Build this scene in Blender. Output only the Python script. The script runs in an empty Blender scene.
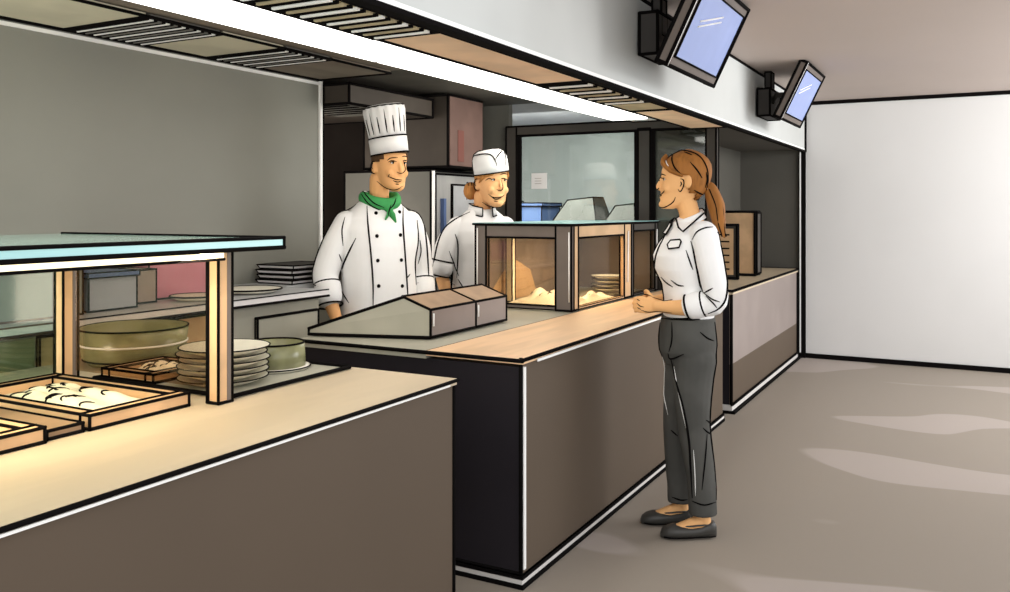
import bpy, bmesh, math, random
from mathutils import Vector, Matrix
from mathutils.bvhtree import BVHTree
random.seed(7)
SC = bpy.context.scene
COL = SC.collection
V = Vector

# ------------------------------------------------------------------ camera
FPX, HY, CX = 870.0, 210.0, 505.0
YAW = math.radians(28.4)
CAMZ = 1.42
FW = V((math.cos(YAW), math.sin(YAW), 0)); RT = V((math.sin(YAW), -math.cos(YAW), 0))
EYE = V((0, 0, CAMZ))
cd = bpy.data.cameras.new('camera'); cam = bpy.data.objects.new('camera', cd); COL.objects.link(cam)
cam.location = EYE; cam.rotation_euler = (math.pi/2, 0, YAW - math.pi/2)
cd.sensor_width = 36; cd.lens = FPX*36/1010; cd.shift_y = -(296-HY)/1010; cd.clip_start = .05
SC.camera = cam

def ray(px, py):
    return FW + RT*((px-CX)/FPX) + V((0, 0, (HY-py)/FPX))
def atz(px, py, z):
    d = ray(px, py); return EYE + d*((z-CAMZ)/d.z)
def aty(px, py, y):
    d = ray(px, py); return EYE + d*(y/d.y)
def atx(px, py, x):
    d = ray(px, py); return EYE + d*(x/d.x)

# ------------------------------------------------------------------ materials
def lin(c):
    return tuple((u/255/12.92 if u <= 10 else ((u/255+.055)/1.055)**2.4) for u in c)
MATS = {}
def mat(name, rgb, rough=.75, spec=.2, var=.06, scale=3.0, metal=0.0, emit=0.0, stretch=(1, 1, 1)):
    m = bpy.data.materials.new(name); m.use_nodes = True
    nt = m.node_tree; b = nt.nodes['Principled BSDF']
    c = lin(rgb)
    b.inputs['Roughness'].default_value = rough
    b.inputs['Specular IOR Level'].default_value = spec
    b.inputs['Metallic'].default_value = metal
    if var > 0:
        tc = nt.nodes.new('ShaderNodeTexCoord'); mp = nt.nodes.new('ShaderNodeMapping')
        mp.inputs['Scale'].default_value = stretch
        nz = nt.nodes.new('ShaderNodeTexNoise'); nz.inputs['Scale'].default_value = scale; nz.inputs['Detail'].default_value = 3
        rp = nt.nodes.new('ShaderNodeValToRGB')
        rp.color_ramp.elements[0].position = .42; rp.color_ramp.elements[1].position = .58
        lo = tuple(max(0, k*(1-var)) for k in c); hi = tuple(min(1, k*(1+var)) for k in c)
        rp.color_ramp.elements[0].color = (*lo, 1); rp.color_ramp.elements[1].color = (*hi, 1)
        nt.links.new(tc.outputs['Object'], mp.inputs['Vector']); nt.links.new(mp.outputs[0], nz.inputs['Vector'])
        nt.links.new(nz.outputs['Fac'], rp.inputs['Fac']); nt.links.new(rp.outputs['Color'], b.inputs['Base Color'])
    else:
        b.inputs['Base Color'].default_value = (*c, 1)
    if emit:
        b.inputs['Emission Color'].default_value = (*c, 1); b.inputs['Emission Strength'].default_value = emit
    MATS[name] = m
    return m
def glass(name, tint, gloss=.06, grough=.05):
    m = bpy.data.materials.new(name); m.use_nodes = True; nt = m.node_tree
    nt.nodes.remove(nt.nodes['Principled BSDF'])
    out = nt.nodes['Material Output']
    t = nt.nodes.new('ShaderNodeBsdfTransparent'); t.inputs[0].default_value = (*lin(tint), 1)
    g = nt.nodes.new('ShaderNodeBsdfGlossy'); g.inputs['Roughness'].default_value = grough
    mx = nt.nodes.new('ShaderNodeMixShader'); mx.inputs[0].default_value = gloss
    nt.links.new(t.outputs[0], mx.inputs[1]); nt.links.new(g.outputs[0], mx.inputs[2]); nt.links.new(mx.outputs[0], out.inputs[0])
    MATS[name] = m
    return m

# ------------------------------------------------------------------ mesh builder
def crom(pts, k=4):
    pts = [V(p) for p in pts]
    if len(pts) < 3: return pts
    out = []
    P = [2*pts[0]-pts[1]] + pts + [2*pts[-1]-pts[-2]]
    for i in range(1, len(P)-2):
        a, b, c, d = P[i-1], P[i], P[i+1], P[i+2]
        for j in range(k):
            t = j/k
            out.append(.5*((2*b) + (c-a)*t + (2*a-5*b+4*c-d)*t*t + (3*b-a-3*c+d)*t**3))
    out.append(pts[-1]); return out

class MB:
    def __init__(s):
        s.v = []; s.f = []; s.m = []; s.s = []; s.mats = []
    def mi(s, m):
        m = MATS[m] if isinstance(m, str) else m
        if m not in s.mats: s.mats.append(m)
        return s.mats.index(m)
    def add(s, vs, fs, m, smooth=False):
        o = len(s.v); i = s.mi(m)
        s.v += [V(p) for p in vs]
        for f in fs:
            s.f.append([o+k for k in f]); s.m.append(i); s.s.append(smooth)
    def hexa(s, p, m, ink=0, edges=None):
        """p: 4 bottom (ccw) + 4 top"""
        fs = [(3, 2, 1, 0), (4, 5, 6, 7), (0, 1, 5, 4), (1, 2, 6, 5), (2, 3, 7, 6), (3, 0, 4, 7)]
        s.add(p, fs, m)
        if ink:
            E = [(0,1),(1,2),(2,3),(3,0),(4,5),(5,6),(6,7),(7,4),(0,4),(1,5),(2,6),(3,7)]
            for k, (a, b) in enumerate(E):
                if edges is None or k in edges: s.line([p[a], p[b]], ink)
        return s
    def box(s, x0, x1, y0, y1, z0, z1, m, ink=0, edges=None):
        p = [(x0,y0,z0),(x1,y0,z0),(x1,y1,z0),(x0,y1,z0),(x0,y0,z1),(x1,y0,z1),(x1,y1,z1),(x0,y1,z1)]
        return s.hexa(p, m, ink, edges)
    def prism(s, poly, ext, m, ink=0):
        """poly: 3-D points in a plane, ext: extrusion vector"""
        n = len(poly); e = V(ext); p = [V(q) for q in poly]; q = [a+e for a in p]
        fs = [tuple(range(n)), tuple(range(2*n-1, n-1, -1))] + [(i, (i+1) % n, n+(i+1) % n, n+i) for i in range(n)]
        s.add(p+q, fs, m)
        if ink:
            for i in range(n):
                s.line([p[i], p[(i+1) % n]], ink); s.line([q[i], q[(i+1) % n]], ink); s.line([p[i], q[i]], ink)
        return s
    def tube(s, pts, ra, m, n=8, rb=None, side=None, smooth=True, cap=True, close=False):
        pts = [V(p) for p in pts]; N = len(pts)
        ra = ra if isinstance(ra, (list, tuple)) else [ra]*N
        rb = ra if rb is None else (rb if isinstance(rb, (list, tuple)) else [rb]*N)
        vs, fs = [], []; prev = None
        for i in range(N):
            if close: t = pts[(i+1) % N]-pts[i-1]
            else: t = pts[min(i+1, N-1)]-pts[max(i-1, 0)]
            if t.length < 1e-9: t = V((0, 0, 1))
            t.normalize()
            ref = V(side) if side is not None else (prev if prev is not None else (V((0, 0, 1)) if abs(t.z) < .9 else V((1, 0, 0))))
            a = ref - t*ref.dot(t)
            if a.length < 1e-6: a = t.orthogonal()
            a.normalize(); b = t.cross(a); prev = a
            for k in range(n):
                w = 2*math.pi*k/n
                vs.append(pts[i] + a*(math.cos(w)*ra[i]) + b*(math.sin(w)*rb[i]))
        for i in range(N if close else N-1):
            j = (i+1) % N
            for k in range(n):
                fs.append((i*n+k, i*n+(k+1) % n, j*n+(k+1) % n, j*n+k))
        if cap and not close:
            fs.append(tuple(range(n-1, -1, -1))); fs.append(tuple((N-1)*n+k for k in range(n)))
        s.add(vs, fs, m, smooth); return s
    def limb(s, pts, r, m, n=14, rb=None, side=None, k=5):
        """rounded-end tapered tube through control points"""
        P = crom(pts, k); N = len(P); c = len(pts)-1
        def ip(l):
            l = list(l); out = []
            for i in range(N):
                u = i/(N-1)*c; a = min(int(u), c-1); out.append(l[a]+(l[a+1]-l[a])*(u-a))
            return out
        R = ip(r); B = ip(rb) if rb else R
        t0 = (P[0]-P[1]).normalized(); t1 = (P[-1]-P[-2]).normalized()
        A = []; ra = []; rbb = []
        for j in range(4):
            w = math.pi/2*(j+.35)/4.35; q = math.sin(w)
            A.append(P[0]+t0*(min(R[0], B[0])*math.cos(w))); ra.append(R[0]*q); rbb.append(B[0]*q)
        A += P; ra += R; rbb += B
        for j in range(3, -1, -1):
            w = math.pi/2*(j+.35)/4.35; q = math.sin(w)
            A.append(P[-1]+t1*(min(R[-1], B[-1])*math.cos(w))); ra.append(R[-1]*q); rbb.append(B[-1]*q)
        return s.tube(A, ra, m, n=n, rb=rbb, side=side)
    def line(s, pts, r, m='ink', n=6):
        pts = [V(p) for p in pts]
        if len(pts) == 2:
            d = (pts[1]-pts[0])
            if d.length < 1e-6: return s
            d.normalize(); rr = r if not isinstance(r, (list, tuple)) else r[0]
            pts = [pts[0]-d*rr*.6, pts[1]+d*rr*.6]
        return s.tube(pts, r, m, n=n, smooth=True)
    def rings(s, rings, m, n=36, p=2.0, T=None, smooth=True):
        """rings: (z, cx, cy, rx, ry)"""
        vs, fs = [], []
        for (z, cx, cy, rx, ry) in rings:
            for k in range(n):
                w = 2*math.pi*k/n; c, d = math.cos(w), math.sin(w)
                x = cx+rx*math.copysign(abs(c)**(2/p), c); y = cy+ry*math.copysign(abs(d)**(2/p), d)
                q = V((x, y, z)); vs.append(T(q) if T else q)
        N = len(rings)
        for i in range(N-1):
            for k in range(n):
                fs.append((i*n+k, i*n+(k+1) % n, (i+1)*n+(k+1) % n, (i+1)*n+k))
        fs.append(tuple(range(n-1, -1, -1))); fs.append(tuple((N-1)*n+k for k in range(n)))
        s.add(vs, fs, m, smooth); return s
    def lathe(s, prof, c, m, n=32, smooth=True):
        """prof: (r, z) open profile, closed when the ends meet the axis"""
        vs, fs = [], []; c = V(c)
        for r, z in prof:
            for k in range(n):
                w = 2*math.pi*k/n; vs.append(c+V((r*math.cos(w), r*math.sin(w), z)))
        for i in range(len(prof)-1):
            for k in range(n):
                fs.append((i*n+k, i*n+(k+1) % n, (i+1)*n+(k+1) % n, (i+1)*n+k))
        s.add(vs, fs, m, smooth); return s
    def ring(s, c, r, t, m='ink', n=40, ry=None):
        c = V(c); ry = ry or r
        return s.tube([c+V((r*math.cos(2*math.pi*k/n), ry*math.sin(2*math.pi*k/n), 0)) for k in range(n)], t, m, n=6, close=True)
    def ball(s, c, r, m, T=None, n=16, rot=None):
        """ellipsoid; r = radius or (rx,ry,rz)"""
        r = (r, r, r) if not isinstance(r, (list, tuple)) else r
        vs, fs = [], []; c = V(c); h = n//2
        for i in range(1, h):
            a = math.pi*i/h
            for k in range(n):
                w = 2*math.pi*k/n
                q = V((r[0]*math.sin(a)*math.cos(w), r[1]*math.sin(a)*math.sin(w), r[2]*math.cos(a)))
                if rot is not None: q = rot @ q
                q = c+q; vs.append(T(q) if T else q)
        for e in (1, -1):
            q = V((0, 0, r[2]*e))
            if rot is not None: q = rot @ q
            q = c+q; vs.append(T(q) if T else q)
        for i in range(h-2):
            for k in range(n): fs.append((i*n+k, (i+1)*n+k, (i+1)*n+(k+1) % n, i*n+(k+1) % n))
        top, bot = len(vs)-2, len(vs)-1
        for k in range(n):
            fs.append((top, k, (k+1) % n)); fs.append((bot, (h-2)*n+(k+1) % n, (h-2)*n+k))
        s.add(vs, fs, m, True); return s
    def build(s, name, parent=None, origin=None, rot=None):
        if parent is not None: org = V(parent['_o'])
        elif origin is not None: org = V(origin)
        else:
            xs = [p.x for p in s.v]; ys = [p.y for p in s.v]; zs = [p.z for p in s.v]
            org = V(((min(xs)+max(xs))/2, (min(ys)+max(ys))/2, min(zs)))
        me = bpy.data.meshes.new(name)
        me.from_pydata([p-org for p in s.v], [], s.f)
        for m in s.mats: me.materials.append(m)
        me.polygons.foreach_set('material_index', s.m); me.polygons.foreach_set('use_smooth', s.s)
        bm = bmesh.new(); bm.from_mesh(me); bmesh.ops.recalc_face_normals(bm, faces=bm.faces); bm.to_mesh(me); bm.free()
        o = bpy.data.objects.new(name, me); COL.objects.link(o)
        if parent is not None: o.parent = parent; o['_o'] = list(org)
        else: o.location = org; o['_o'] = list(org)
        return o
OBJS = []
def tag(o, label=None, cat=None, group=None, kind=None):
    if label: o['label'] = label
    if cat: o['category'] = cat
    if group: o['group'] = group
    if kind: o['kind'] = kind
    return o
def thing(name, loc, label, cat, group=None, kind=None):
    o = bpy.data.objects.new(name, None); COL.objects.link(o); o.location = V(loc); o['_o'] = list(V(loc))
    o.empty_display_size = .1
    return tag(o, label, cat, group, kind)
def copy_tree(o, parent=None):
    c = o.copy(); COL.objects.link(c)
    if parent is not None: c.parent = parent
    for ch in [k for k in COL.objects if k.parent == o]: copy_tree(ch, c)
    return c

def union(mb, voxel, smooth=2):
    me = bpy.data.meshes.new('tmp'); me.from_pydata([tuple(p) for p in mb.v], [], mb.f)
    bm = bmesh.new(); bm.from_mesh(me); bmesh.ops.recalc_face_normals(bm, faces=bm.faces); bm.to_mesh(me); bm.free()
    o = bpy.data.objects.new('tmp', me); COL.objects.link(o)
    md = o.modifiers.new('r', 'REMESH'); md.mode = 'VOXEL'; md.voxel_size = voxel
    if smooth:
        sm = o.modifiers.new('s', 'SMOOTH'); sm.iterations = smooth; sm.factor = .5
    dg = bpy.context.evaluated_depsgraph_get(); ev = o.evaluated_get(dg); m2 = ev.to_mesh()
    vs = [v.co.copy() for v in m2.vertices]; fs = [tuple(p.vertices) for p in m2.polygons]
    ev.to_mesh_clear(); bpy.data.objects.remove(o); bpy.data.meshes.remove(me)
    return vs, fs
# ------------------------------------------------------------------ palette
mat('ink', (14, 12, 12), rough=.9, spec=.05, var=0)
mat('white_edge', (246, 246, 244), rough=.6, var=0)  # white ink for drawn highlights; also colours the badge and hair tie
mat('wall_grey', (133, 133, 125), var=.03, scale=1.2)
mat('wall_dark', (84, 82, 76), var=.05, scale=1.5)
mat('wall_brown', (66, 58, 53), var=.14, scale=1.6)
mat('wall_pale', (212, 212, 211), var=.02, scale=.8)
mat('wall_store', (172, 176, 174), var=.10, scale=1.1)
mat('bulk', (196, 199, 197), var=.03, scale=1.3)
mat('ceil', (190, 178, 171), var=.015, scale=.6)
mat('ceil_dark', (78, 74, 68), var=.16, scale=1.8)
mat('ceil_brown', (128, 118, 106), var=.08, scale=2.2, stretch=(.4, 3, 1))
mat('panel_tan', (238, 206, 174), var=.08, scale=3)
mat('panel_olive', (200, 196, 174), var=.06, scale=2.5)
mat('vent_olive', (178, 164, 134), var=.1, scale=6)
mat('vent_grey', (112, 110, 105), var=.08, scale=6)
mat('brown', (91, 79, 67), rough=.6, var=.02, scale=1.5)
mat('taupe', (144, 133, 128), rough=.5, var=.05, scale=2)
mat('end_black', (33, 30, 35), rough=.6, var=.05)
mat('top_beige', (202, 185, 158), rough=.45, spec=.3, var=.05, scale=2.5, stretch=(.5, 2.5, 1))
mat('top_tan', (226, 190, 152), rough=.45, spec=.3, var=.09, scale=3, stretch=(.4, 3, 1))
mat('top_grey', (170, 168, 154), rough=.4, spec=.35, var=.07, scale=3)
mat('kick', (214, 211, 208), rough=.5, var=.02)
mat('wood', (208, 172, 132), rough=.6, var=.1, scale=6)
mat('wood_dark', (150, 124, 98), rough=.6, var=.1, scale=6)
mat('cream', (250, 240, 214), rough=.6, var=.05, scale=14)
mat('china', (238, 234, 218), rough=.3, spec=.5, var=.03, scale=9)
mat('china_top', (206, 192, 152), rough=.35, spec=.5, var=.08, scale=9)
mat('dish', (134, 134, 98), rough=.25, spec=.5, var=.14, scale=9)
mat('frame_grey', (112, 103, 97), rough=.6, var=.05)
mat('frame_tan', (196, 166, 130), rough=.6, var=.08, scale=5)
mat('frame_dark', (66, 62, 58), rough=.5, var=.07)
mat('case_back', (128, 116, 108), rough=.6, var=.12, scale=3)
mat('steel', (150, 150, 148), rough=.4, spec=.5, var=.08, scale=2, stretch=(3, 3, .6))
mat('steel_dark', (98, 97, 91), rough=.5, var=.08)
mat('steel_lite', (176, 178, 180), rough=.35, spec=.5, var=.1, scale=3)
mat('red', (104, 66, 60), var=.05)
mat('maroon', (98, 78, 72), var=.12, scale=3)
mat('hood', (64, 58, 52), rough=.6, var=.1)
mat('plastic_dark', (62, 60, 58), rough=.6, var=.05)
mat('screen', (142, 160, 212), rough=.25, spec=.3, var=.05, scale=2, emit=.03)
mat('pink', (206, 142, 164), var=.06)
mat('blue', (88, 108, 150), var=.06)
mat('bluegrey', (150, 160, 172), var=.08)
mat('paper', (214, 212, 212), var=.04)
mat('paper_dark', (150, 142, 136), var=.06)
mat('teal_box', (112, 122, 118), var=.08)
mat('olive', (126, 128, 98), var=.05)
mat('lamp', (255, 252, 246), var=0, emit=3.2)
mat('lamp_warm', (255, 240, 206), var=0, emit=1.3)
mat('skin', (228, 172, 116), rough=.65, spec=.2, var=.02, scale=8)
mat('skin_b', (226, 172, 120), rough=.65, spec=.2, var=.02, scale=8)
mat('skin_c', (236, 182, 124), rough=.65, spec=.2, var=.02, scale=8)
mat('lip', (150, 72, 58), var=0)
mat('teeth', (248, 246, 240), var=0)
mat('cloth_white', (232, 232, 232), rough=.85, spec=.1, var=.015, scale=5)
mat('shirt_white', (246, 246, 246), rough=.85, spec=.1, var=.015, scale=5)
mat('cloth_shade', (196, 196, 200), rough=.85, spec=.1, var=.02, scale=5)
mat('trouser', (82, 82, 79), rough=.85, spec=.1, var=.1, scale=5)
mat('trouser_dark', (52, 50, 50), rough=.85, spec=.1, var=.05)
mat('shoe', (60, 59, 56), rough=.4, spec=.4, var=.06)
mat('green', (64, 146, 84), rough=.8, spec=.1, var=.08, scale=9)
mat('green_dark', (30, 78, 46), rough=.8, var=0)
mat('hair_dark', (84, 62, 42), rough=.7, var=.12, scale=20, stretch=(3, 3, .5))
mat('hair_ginger', (178, 122, 66), rough=.7, var=.12, scale=16, stretch=(3, 3, .6))
mat('hair_brown', (150, 98, 46), rough=.65, var=.12, scale=14, stretch=(3, 3, .6))
glass('pane_clear', (236, 240, 236), .05)
glass('pane_grey', (200, 204, 200), .08)
glass('pane_warm', (236, 226, 214), .06)
glass('pane_teal', (222, 236, 230), .10)
mat('teal_glass', (150, 182, 172), rough=.15, spec=.5, var=.07, scale=3)
mat('teal_edge', (172, 222, 222), rough=.2, spec=.5, var=.02)
# floor: grey-brown with pale sheen streaks painted into the colour
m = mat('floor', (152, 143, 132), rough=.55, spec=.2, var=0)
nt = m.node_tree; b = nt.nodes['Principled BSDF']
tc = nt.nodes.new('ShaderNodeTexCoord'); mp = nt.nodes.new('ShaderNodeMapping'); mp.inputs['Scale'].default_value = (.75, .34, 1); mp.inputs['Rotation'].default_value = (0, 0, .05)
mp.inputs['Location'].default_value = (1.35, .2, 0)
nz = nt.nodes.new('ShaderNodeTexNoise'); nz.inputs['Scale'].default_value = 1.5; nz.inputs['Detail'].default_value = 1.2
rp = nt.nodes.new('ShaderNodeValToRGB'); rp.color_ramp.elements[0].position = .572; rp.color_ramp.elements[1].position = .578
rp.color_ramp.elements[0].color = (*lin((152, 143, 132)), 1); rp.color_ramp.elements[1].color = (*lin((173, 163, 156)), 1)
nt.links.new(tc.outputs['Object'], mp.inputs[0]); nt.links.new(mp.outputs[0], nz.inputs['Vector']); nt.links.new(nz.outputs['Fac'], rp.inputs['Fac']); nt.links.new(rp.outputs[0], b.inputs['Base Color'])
# ------------------------------------------------------------------ setting
def struct(name, mb, origin=None, parent=None):
    o = mb.build(name, parent=parent, origin=origin); o['kind'] = 'structure'; return o
XW = 8.74           # far wall
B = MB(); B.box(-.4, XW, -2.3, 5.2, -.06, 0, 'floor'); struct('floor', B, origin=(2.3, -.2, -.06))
B = MB(); B.box(2.7, XW+.08, -2.3, 1.44, 2.46, 2.52, 'ceil'); struct('ceiling', B)
B = MB(); B.box(XW, XW+.08, -2.3, 1.47, 0, 2.46, 'wall_pale'); struct('wall_right', B)
B = MB(); B.box(XW, XW+.08, 1.47, 2.12, 0, 2.0, 'wall_dark'); struct('wall_end', B)
B = MB(); B.box(6.04, XW, 2.06, 2.12, 0, 2.2, 'wall_dark'); struct('wall_recess', B)
B = MB(); B.box(XW, XW+.08, 2.12, 5.2, 0, 2.6, 'wall_store'); struct('wall_store', B)
B = MB(); B.box(-.4, XW, 1.44, 1.47, 1.99, 2.52, 'bulk'); struct('wall_bulkhead', B)
B = MB(); B.box(-.4, 4.11, 3.50, 3.56, 0, 2.22, 'wall_grey'); struct('wall_left', B)
B = MB(); B.box(4.0, XW, 4.6, 4.66, 0, 2.6, 'wall_brown'); struct('wall_kitchen', B)
B = MB(); B.box(4.0, 4.06, 3.56, 4.6, 0, 2.6, 'wall_brown'); struct('wall_side', B)
# ceilings behind the bulkhead
B = MB(); B.box(.2, 5.95, 1.47, 1.735, 2.0, 2.05, 'panel_tan'); struct('ceiling_soffit', B)
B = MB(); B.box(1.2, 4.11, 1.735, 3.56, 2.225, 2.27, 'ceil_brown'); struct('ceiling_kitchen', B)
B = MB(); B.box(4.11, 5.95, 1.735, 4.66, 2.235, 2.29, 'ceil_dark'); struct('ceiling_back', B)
B = MB(); B.box(6.0, XW, 2.06, 5.2, 2.3, 2.36, 'wall_store'); struct('ceiling_store', B)
B = MB(); B.box(5.98, 6.04, 3.2, 4.6, 0, 2.3, 'steel_dark'); struct('wall_divider', B)
B = MB(); B.box(5.95, XW, 1.47, 2.12, 2.0, 2.05, 'wall_dark'); struct('ceiling_recess', B)
# trims: dark lines and white highlight lines drawn along the room edges
tn = [0]
def trim(mb):
    tn[0] += 1; return struct('trim_%d' % tn[0], mb)
B = MB(); B.box(XW-.012, XW, -2.3, 1.47, 0, .045, 'ink'); struct('baseboard_right', B)
B = MB(); B.box(XW-.012, XW, -2.3, 1.43, 2.425, 2.46, 'ink'); trim(B)
B = MB(); B.box(XW-.03, XW, 1.435, 1.495, 0, 1.985, 'ink'); B.box(XW-.036, XW-.03, 1.475, 1.487, .05, 1.98, 'white_edge'); trim(B)
B = MB(); B.box(-.4, XW, 1.428, 1.468, 1.974, 1.99, 'ink'); B.box(-.4, XW-.1, 1.43, 1.44, 1.99, 2.006, 'white_edge'); trim(B)
B = MB(); B.box(-.4, XW, 1.432, 1.44, 2.444, 2.46, 'ink'); trim(B)
B = MB(); B.box(XW-.05, XW-.012, 1.425, 1.44, 1.99, 2.46, 'ink'); trim(B)
B = MB(); B.box(-.4, 4.11, 3.485, 3.5, 2.2, 2.225, 'ink'); B.box(-.4, 4.11, 3.488, 3.5, 2.176, 2.192, 'white_edge'); trim(B)
B = MB(); B.box(4.098, 4.118, 3.485, 3.56, .9, 2.2, 'white_edge'); B.box(4.118, 4.135, 3.485, 3.56, .9, 2.2, 'ink'); trim(B)

# ceiling vents and panels -------------------------------------------------
def vent(x0, x1, y0, y1, z, n, base, label, grp, lite=True, name='ceiling_vent'):
    r = thing(name, ((x0+x1)/2, (y0+y1)/2, z), label, 'vent', grp)
    B = MB(); B.box(x0, x1, y0, y1, z-.012, z, base); B.build('backing', r)
    B = MB(); t = .008
    for a, b in (((x0, y0), (x1, y0)), ((x1, y0), (x1, y1)), ((x1, y1), (x0, y1)), ((x0, y1), (x0, y0))):
        B.line([(a[0], a[1], z-.014), (b[0], b[1], z-.014)], t)
    B.build('frame', r)
    B = MB()
    for k in range(n):
        xa = x0+(x1-x0)*(k+.5)/n; w = (x1-x0)/n*(.13 if k % 2 == 0 else .2)
        B.box(xa-w, xa+w, y0+.02, y1-.02, z-.022, z-.013, 'ink' if k % 2 == 0 else ('white_edge' if lite and k % 4 == 1 else base))
    B.build('slat', r)
    return r
def ceil_panel(x0, x1, y0, y1, z, m, label):
    r = thing('ceiling_panel', ((x0+x1)/2, (y0+y1)/2, z), label, 'ceiling panel', 'flat ceiling panels over the kitchen')
    B = MB(); B.box(x0, x1, y0, y1, z-.012, z, m); B.build('board', r)
    B = MB()
    for a, b in (((x0, y0), (x1, y0)), ((x1, y0), (x1, y1)), ((x1, y1), (x0, y1)), ((x0, y1), (x0, y0))):
        B.line([(a[0], a[1], z-.013), (b[0], b[1], z-.013)], .007)
    B.build('edging', r)
# along the grey wall (z 2.22, y 2.95..3.48)
ZK, ya, yb = 2.22, 2.96, 3.48
def xk(px, py): return aty(px, py, 3.48).x
X = [xk(0, 10), xk(66, 23), xk(142, 40), xk(208, 54), xk(257, 64), 4.09]
X[0] = X[1]-1.2
ceil_panel(X[0], X[1]-.01, ya, yb, ZK, 'panel_olive', 'olive ceiling panel at the near end of the row above the grey wall')
vent(X[1]+.01, X[2]-.01, ya, yb, ZK, 18, 'vent_grey', 'larger slatted vent between two olive panels above the grey wall', 'slatted ceiling vents')
ceil_panel(X[2]+.01, X[3]-.01, ya, yb, ZK, 'panel_olive', 'olive ceiling panel between the two slatted vents above the grey wall')
vent(X[3]+.01, X[4]-.01, ya, yb, ZK, 14, 'vent_grey', 'smaller slatted vent beside the brown panel above the grey wall', 'slatted ceiling vents')
ceil_panel(X[4]+.01, X[5], ya, yb, ZK, 'ceil_brown', 'brown ceiling panel at the far corner of the grey wall')
# along the bulkhead (z 2.0, y 1.51..1.73)
def xs(px): return aty(px, 212-(976-px)*.327, 1.505).x
ZS, yc, yd = 1.995, 1.482, 1.728
XX = [1.3, xs(432), xs(583), xs(645), xs(668), xs(712)]
vent(XX[0], XX[1]-.01, yc, yd, ZS, 34, 'vent_olive', 'long olive grille between white strip light and bulkhead', 'slatted ceiling vents')
ceil_panel(XX[1]+.01, XX[2]-.01, yc, yd, ZS, 'panel_tan', 'tan ceiling panel between the long olive grille and a small vent')
vent(XX[2]+.01, XX[3]-.01, yc, yd, ZS, 14, 'vent_olive', 'short olive vent between two tan panels along the bulkhead', 'slatted ceiling vents')
ceil_panel(XX[3]+.01, XX[4]-.01, yc, yd, ZS, 'vent_olive', 'narrow olive ceiling panel beyond the short vent by the bulkhead')
ceil_panel(XX[4]+.01, 5.88, yc, yd, ZS, 'panel_tan', 'tan ceiling panel nearest the glass partition, along the bulkhead')

# strip light --------------------------------------------------------------
r = thing('ceiling_light', (3.0, 1.85, 2.0), 'long white strip light running along the kitchen edge of the bulkhead', 'light')
B = MB(); B.box(.3, 5.42, 1.735, 1.985, 2.03, 2.09, 'frame_dark'); 
B.line([(.3, 1.98, 2.0), (5.42, 1.98, 2.0)], .008); B.line([(.3, 1.738, 2.0), (5.42, 1.738, 2.0)], .006); B.line([(5.42, 1.738, 2.0), (5.42, 1.98, 2.0)], .008)
B.box(.3, 5.42, 1.972, 1.985, 2.0, 2.03, 'steel_dark'); B.box(.3, 5.42, 1.735, 1.745, 2.0, 2.03, 'steel_dark'); B.build('housing', r)
for a, b in ((.32, 2.62), (2.64, 3.42), (3.44, 5.05)):
    B = MB(); B.box(a, b, 1.75, 1.97, 1.972, 2.03, 'lamp'); B.build('diffuser', r)
B = MB(); B.box(5.06, 5.4, 1.75, 1.97, 2.0, 2.03, 'paper'); B.build('end_cover', r)

# hood and cabinets behind the cooks ---------------------------------------
r = thing('extractor_hood', (4.6, 3.9, 2.0), 'dark extractor hood above the chef in the tall white hat', 'hood')
B = MB(); B.hexa([(4.14,3.3,2.06),(5.05,3.3,2.06),(5.05,4.5,2.06),(4.14,4.5,2.06),(4.14,3.3,2.18),(5.05,3.3,2.18),(5.05,4.5,2.18),(4.14,4.5,2.18)], 'hood', .009); B.build('canopy', r)
B = MB(); B.box(4.5, 4.56, 3.38, 3.44, 1.96, 2.055, 'plastic_dark', .006); B.build('nozzle', r)
B = MB()
for k in range(5): B.box(4.17+k*.09, 4.2+k*.09, 3.34, 3.8, 2.05, 2.058, 'ink')
B.box(4.15, 4.7, 3.32, 3.82, 2.054, 2.0595, 'steel_dark'); B.build('grease_filter', r)
r = thing('wall_cabinet', (5.3, 3.5, 1.72), 'dark brown cabinet with a maroon side hanging above the refrigerator', 'cabinet')
B = MB(); B.box(5.09, 5.56, 3.2, 3.92, 1.72, 2.215, 'hood', .009); B.build('body', r)
B = MB(); B.box(5.10, 5.55, 3.188, 3.2, 1.73, 2.205, 'maroon'); B.box(5.2, 5.28, 3.184, 3.188, 1.76, 1.98, 'red'); B.build('side_panel', r)
r = thing('refrigerator', (5.45, 3.65, 0), 'tall grey steel refrigerator behind the two cooks', 'refrigerator')
B = MB(); B.box(5.03, 5.9, 3.3, 4.05, 0, 1.695, 'steel_dark', .009); B.build('body', r)
B = MB(); B.box(5.06, 5.88, 3.28, 3.3, .06, 1.67, 'steel', .007); d = B.build('door', r)
B = MB(); B.box(5.26, 5.82, 3.268, 3.28, .7, 1.6, 'steel_lite', .007); B.build('window', d)
B = MB(); B.box(5.12, 5.15, 3.25, 3.28, .75, 1.5, 'blue'); B.build('handle', d)
B = MB(); B.box(5.02, 5.035, 3.27, 3.285, .06, 1.69, 'white_edge'); B.build('corner_highlight', r)  # white line drawn as a highlight on the corner

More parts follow.
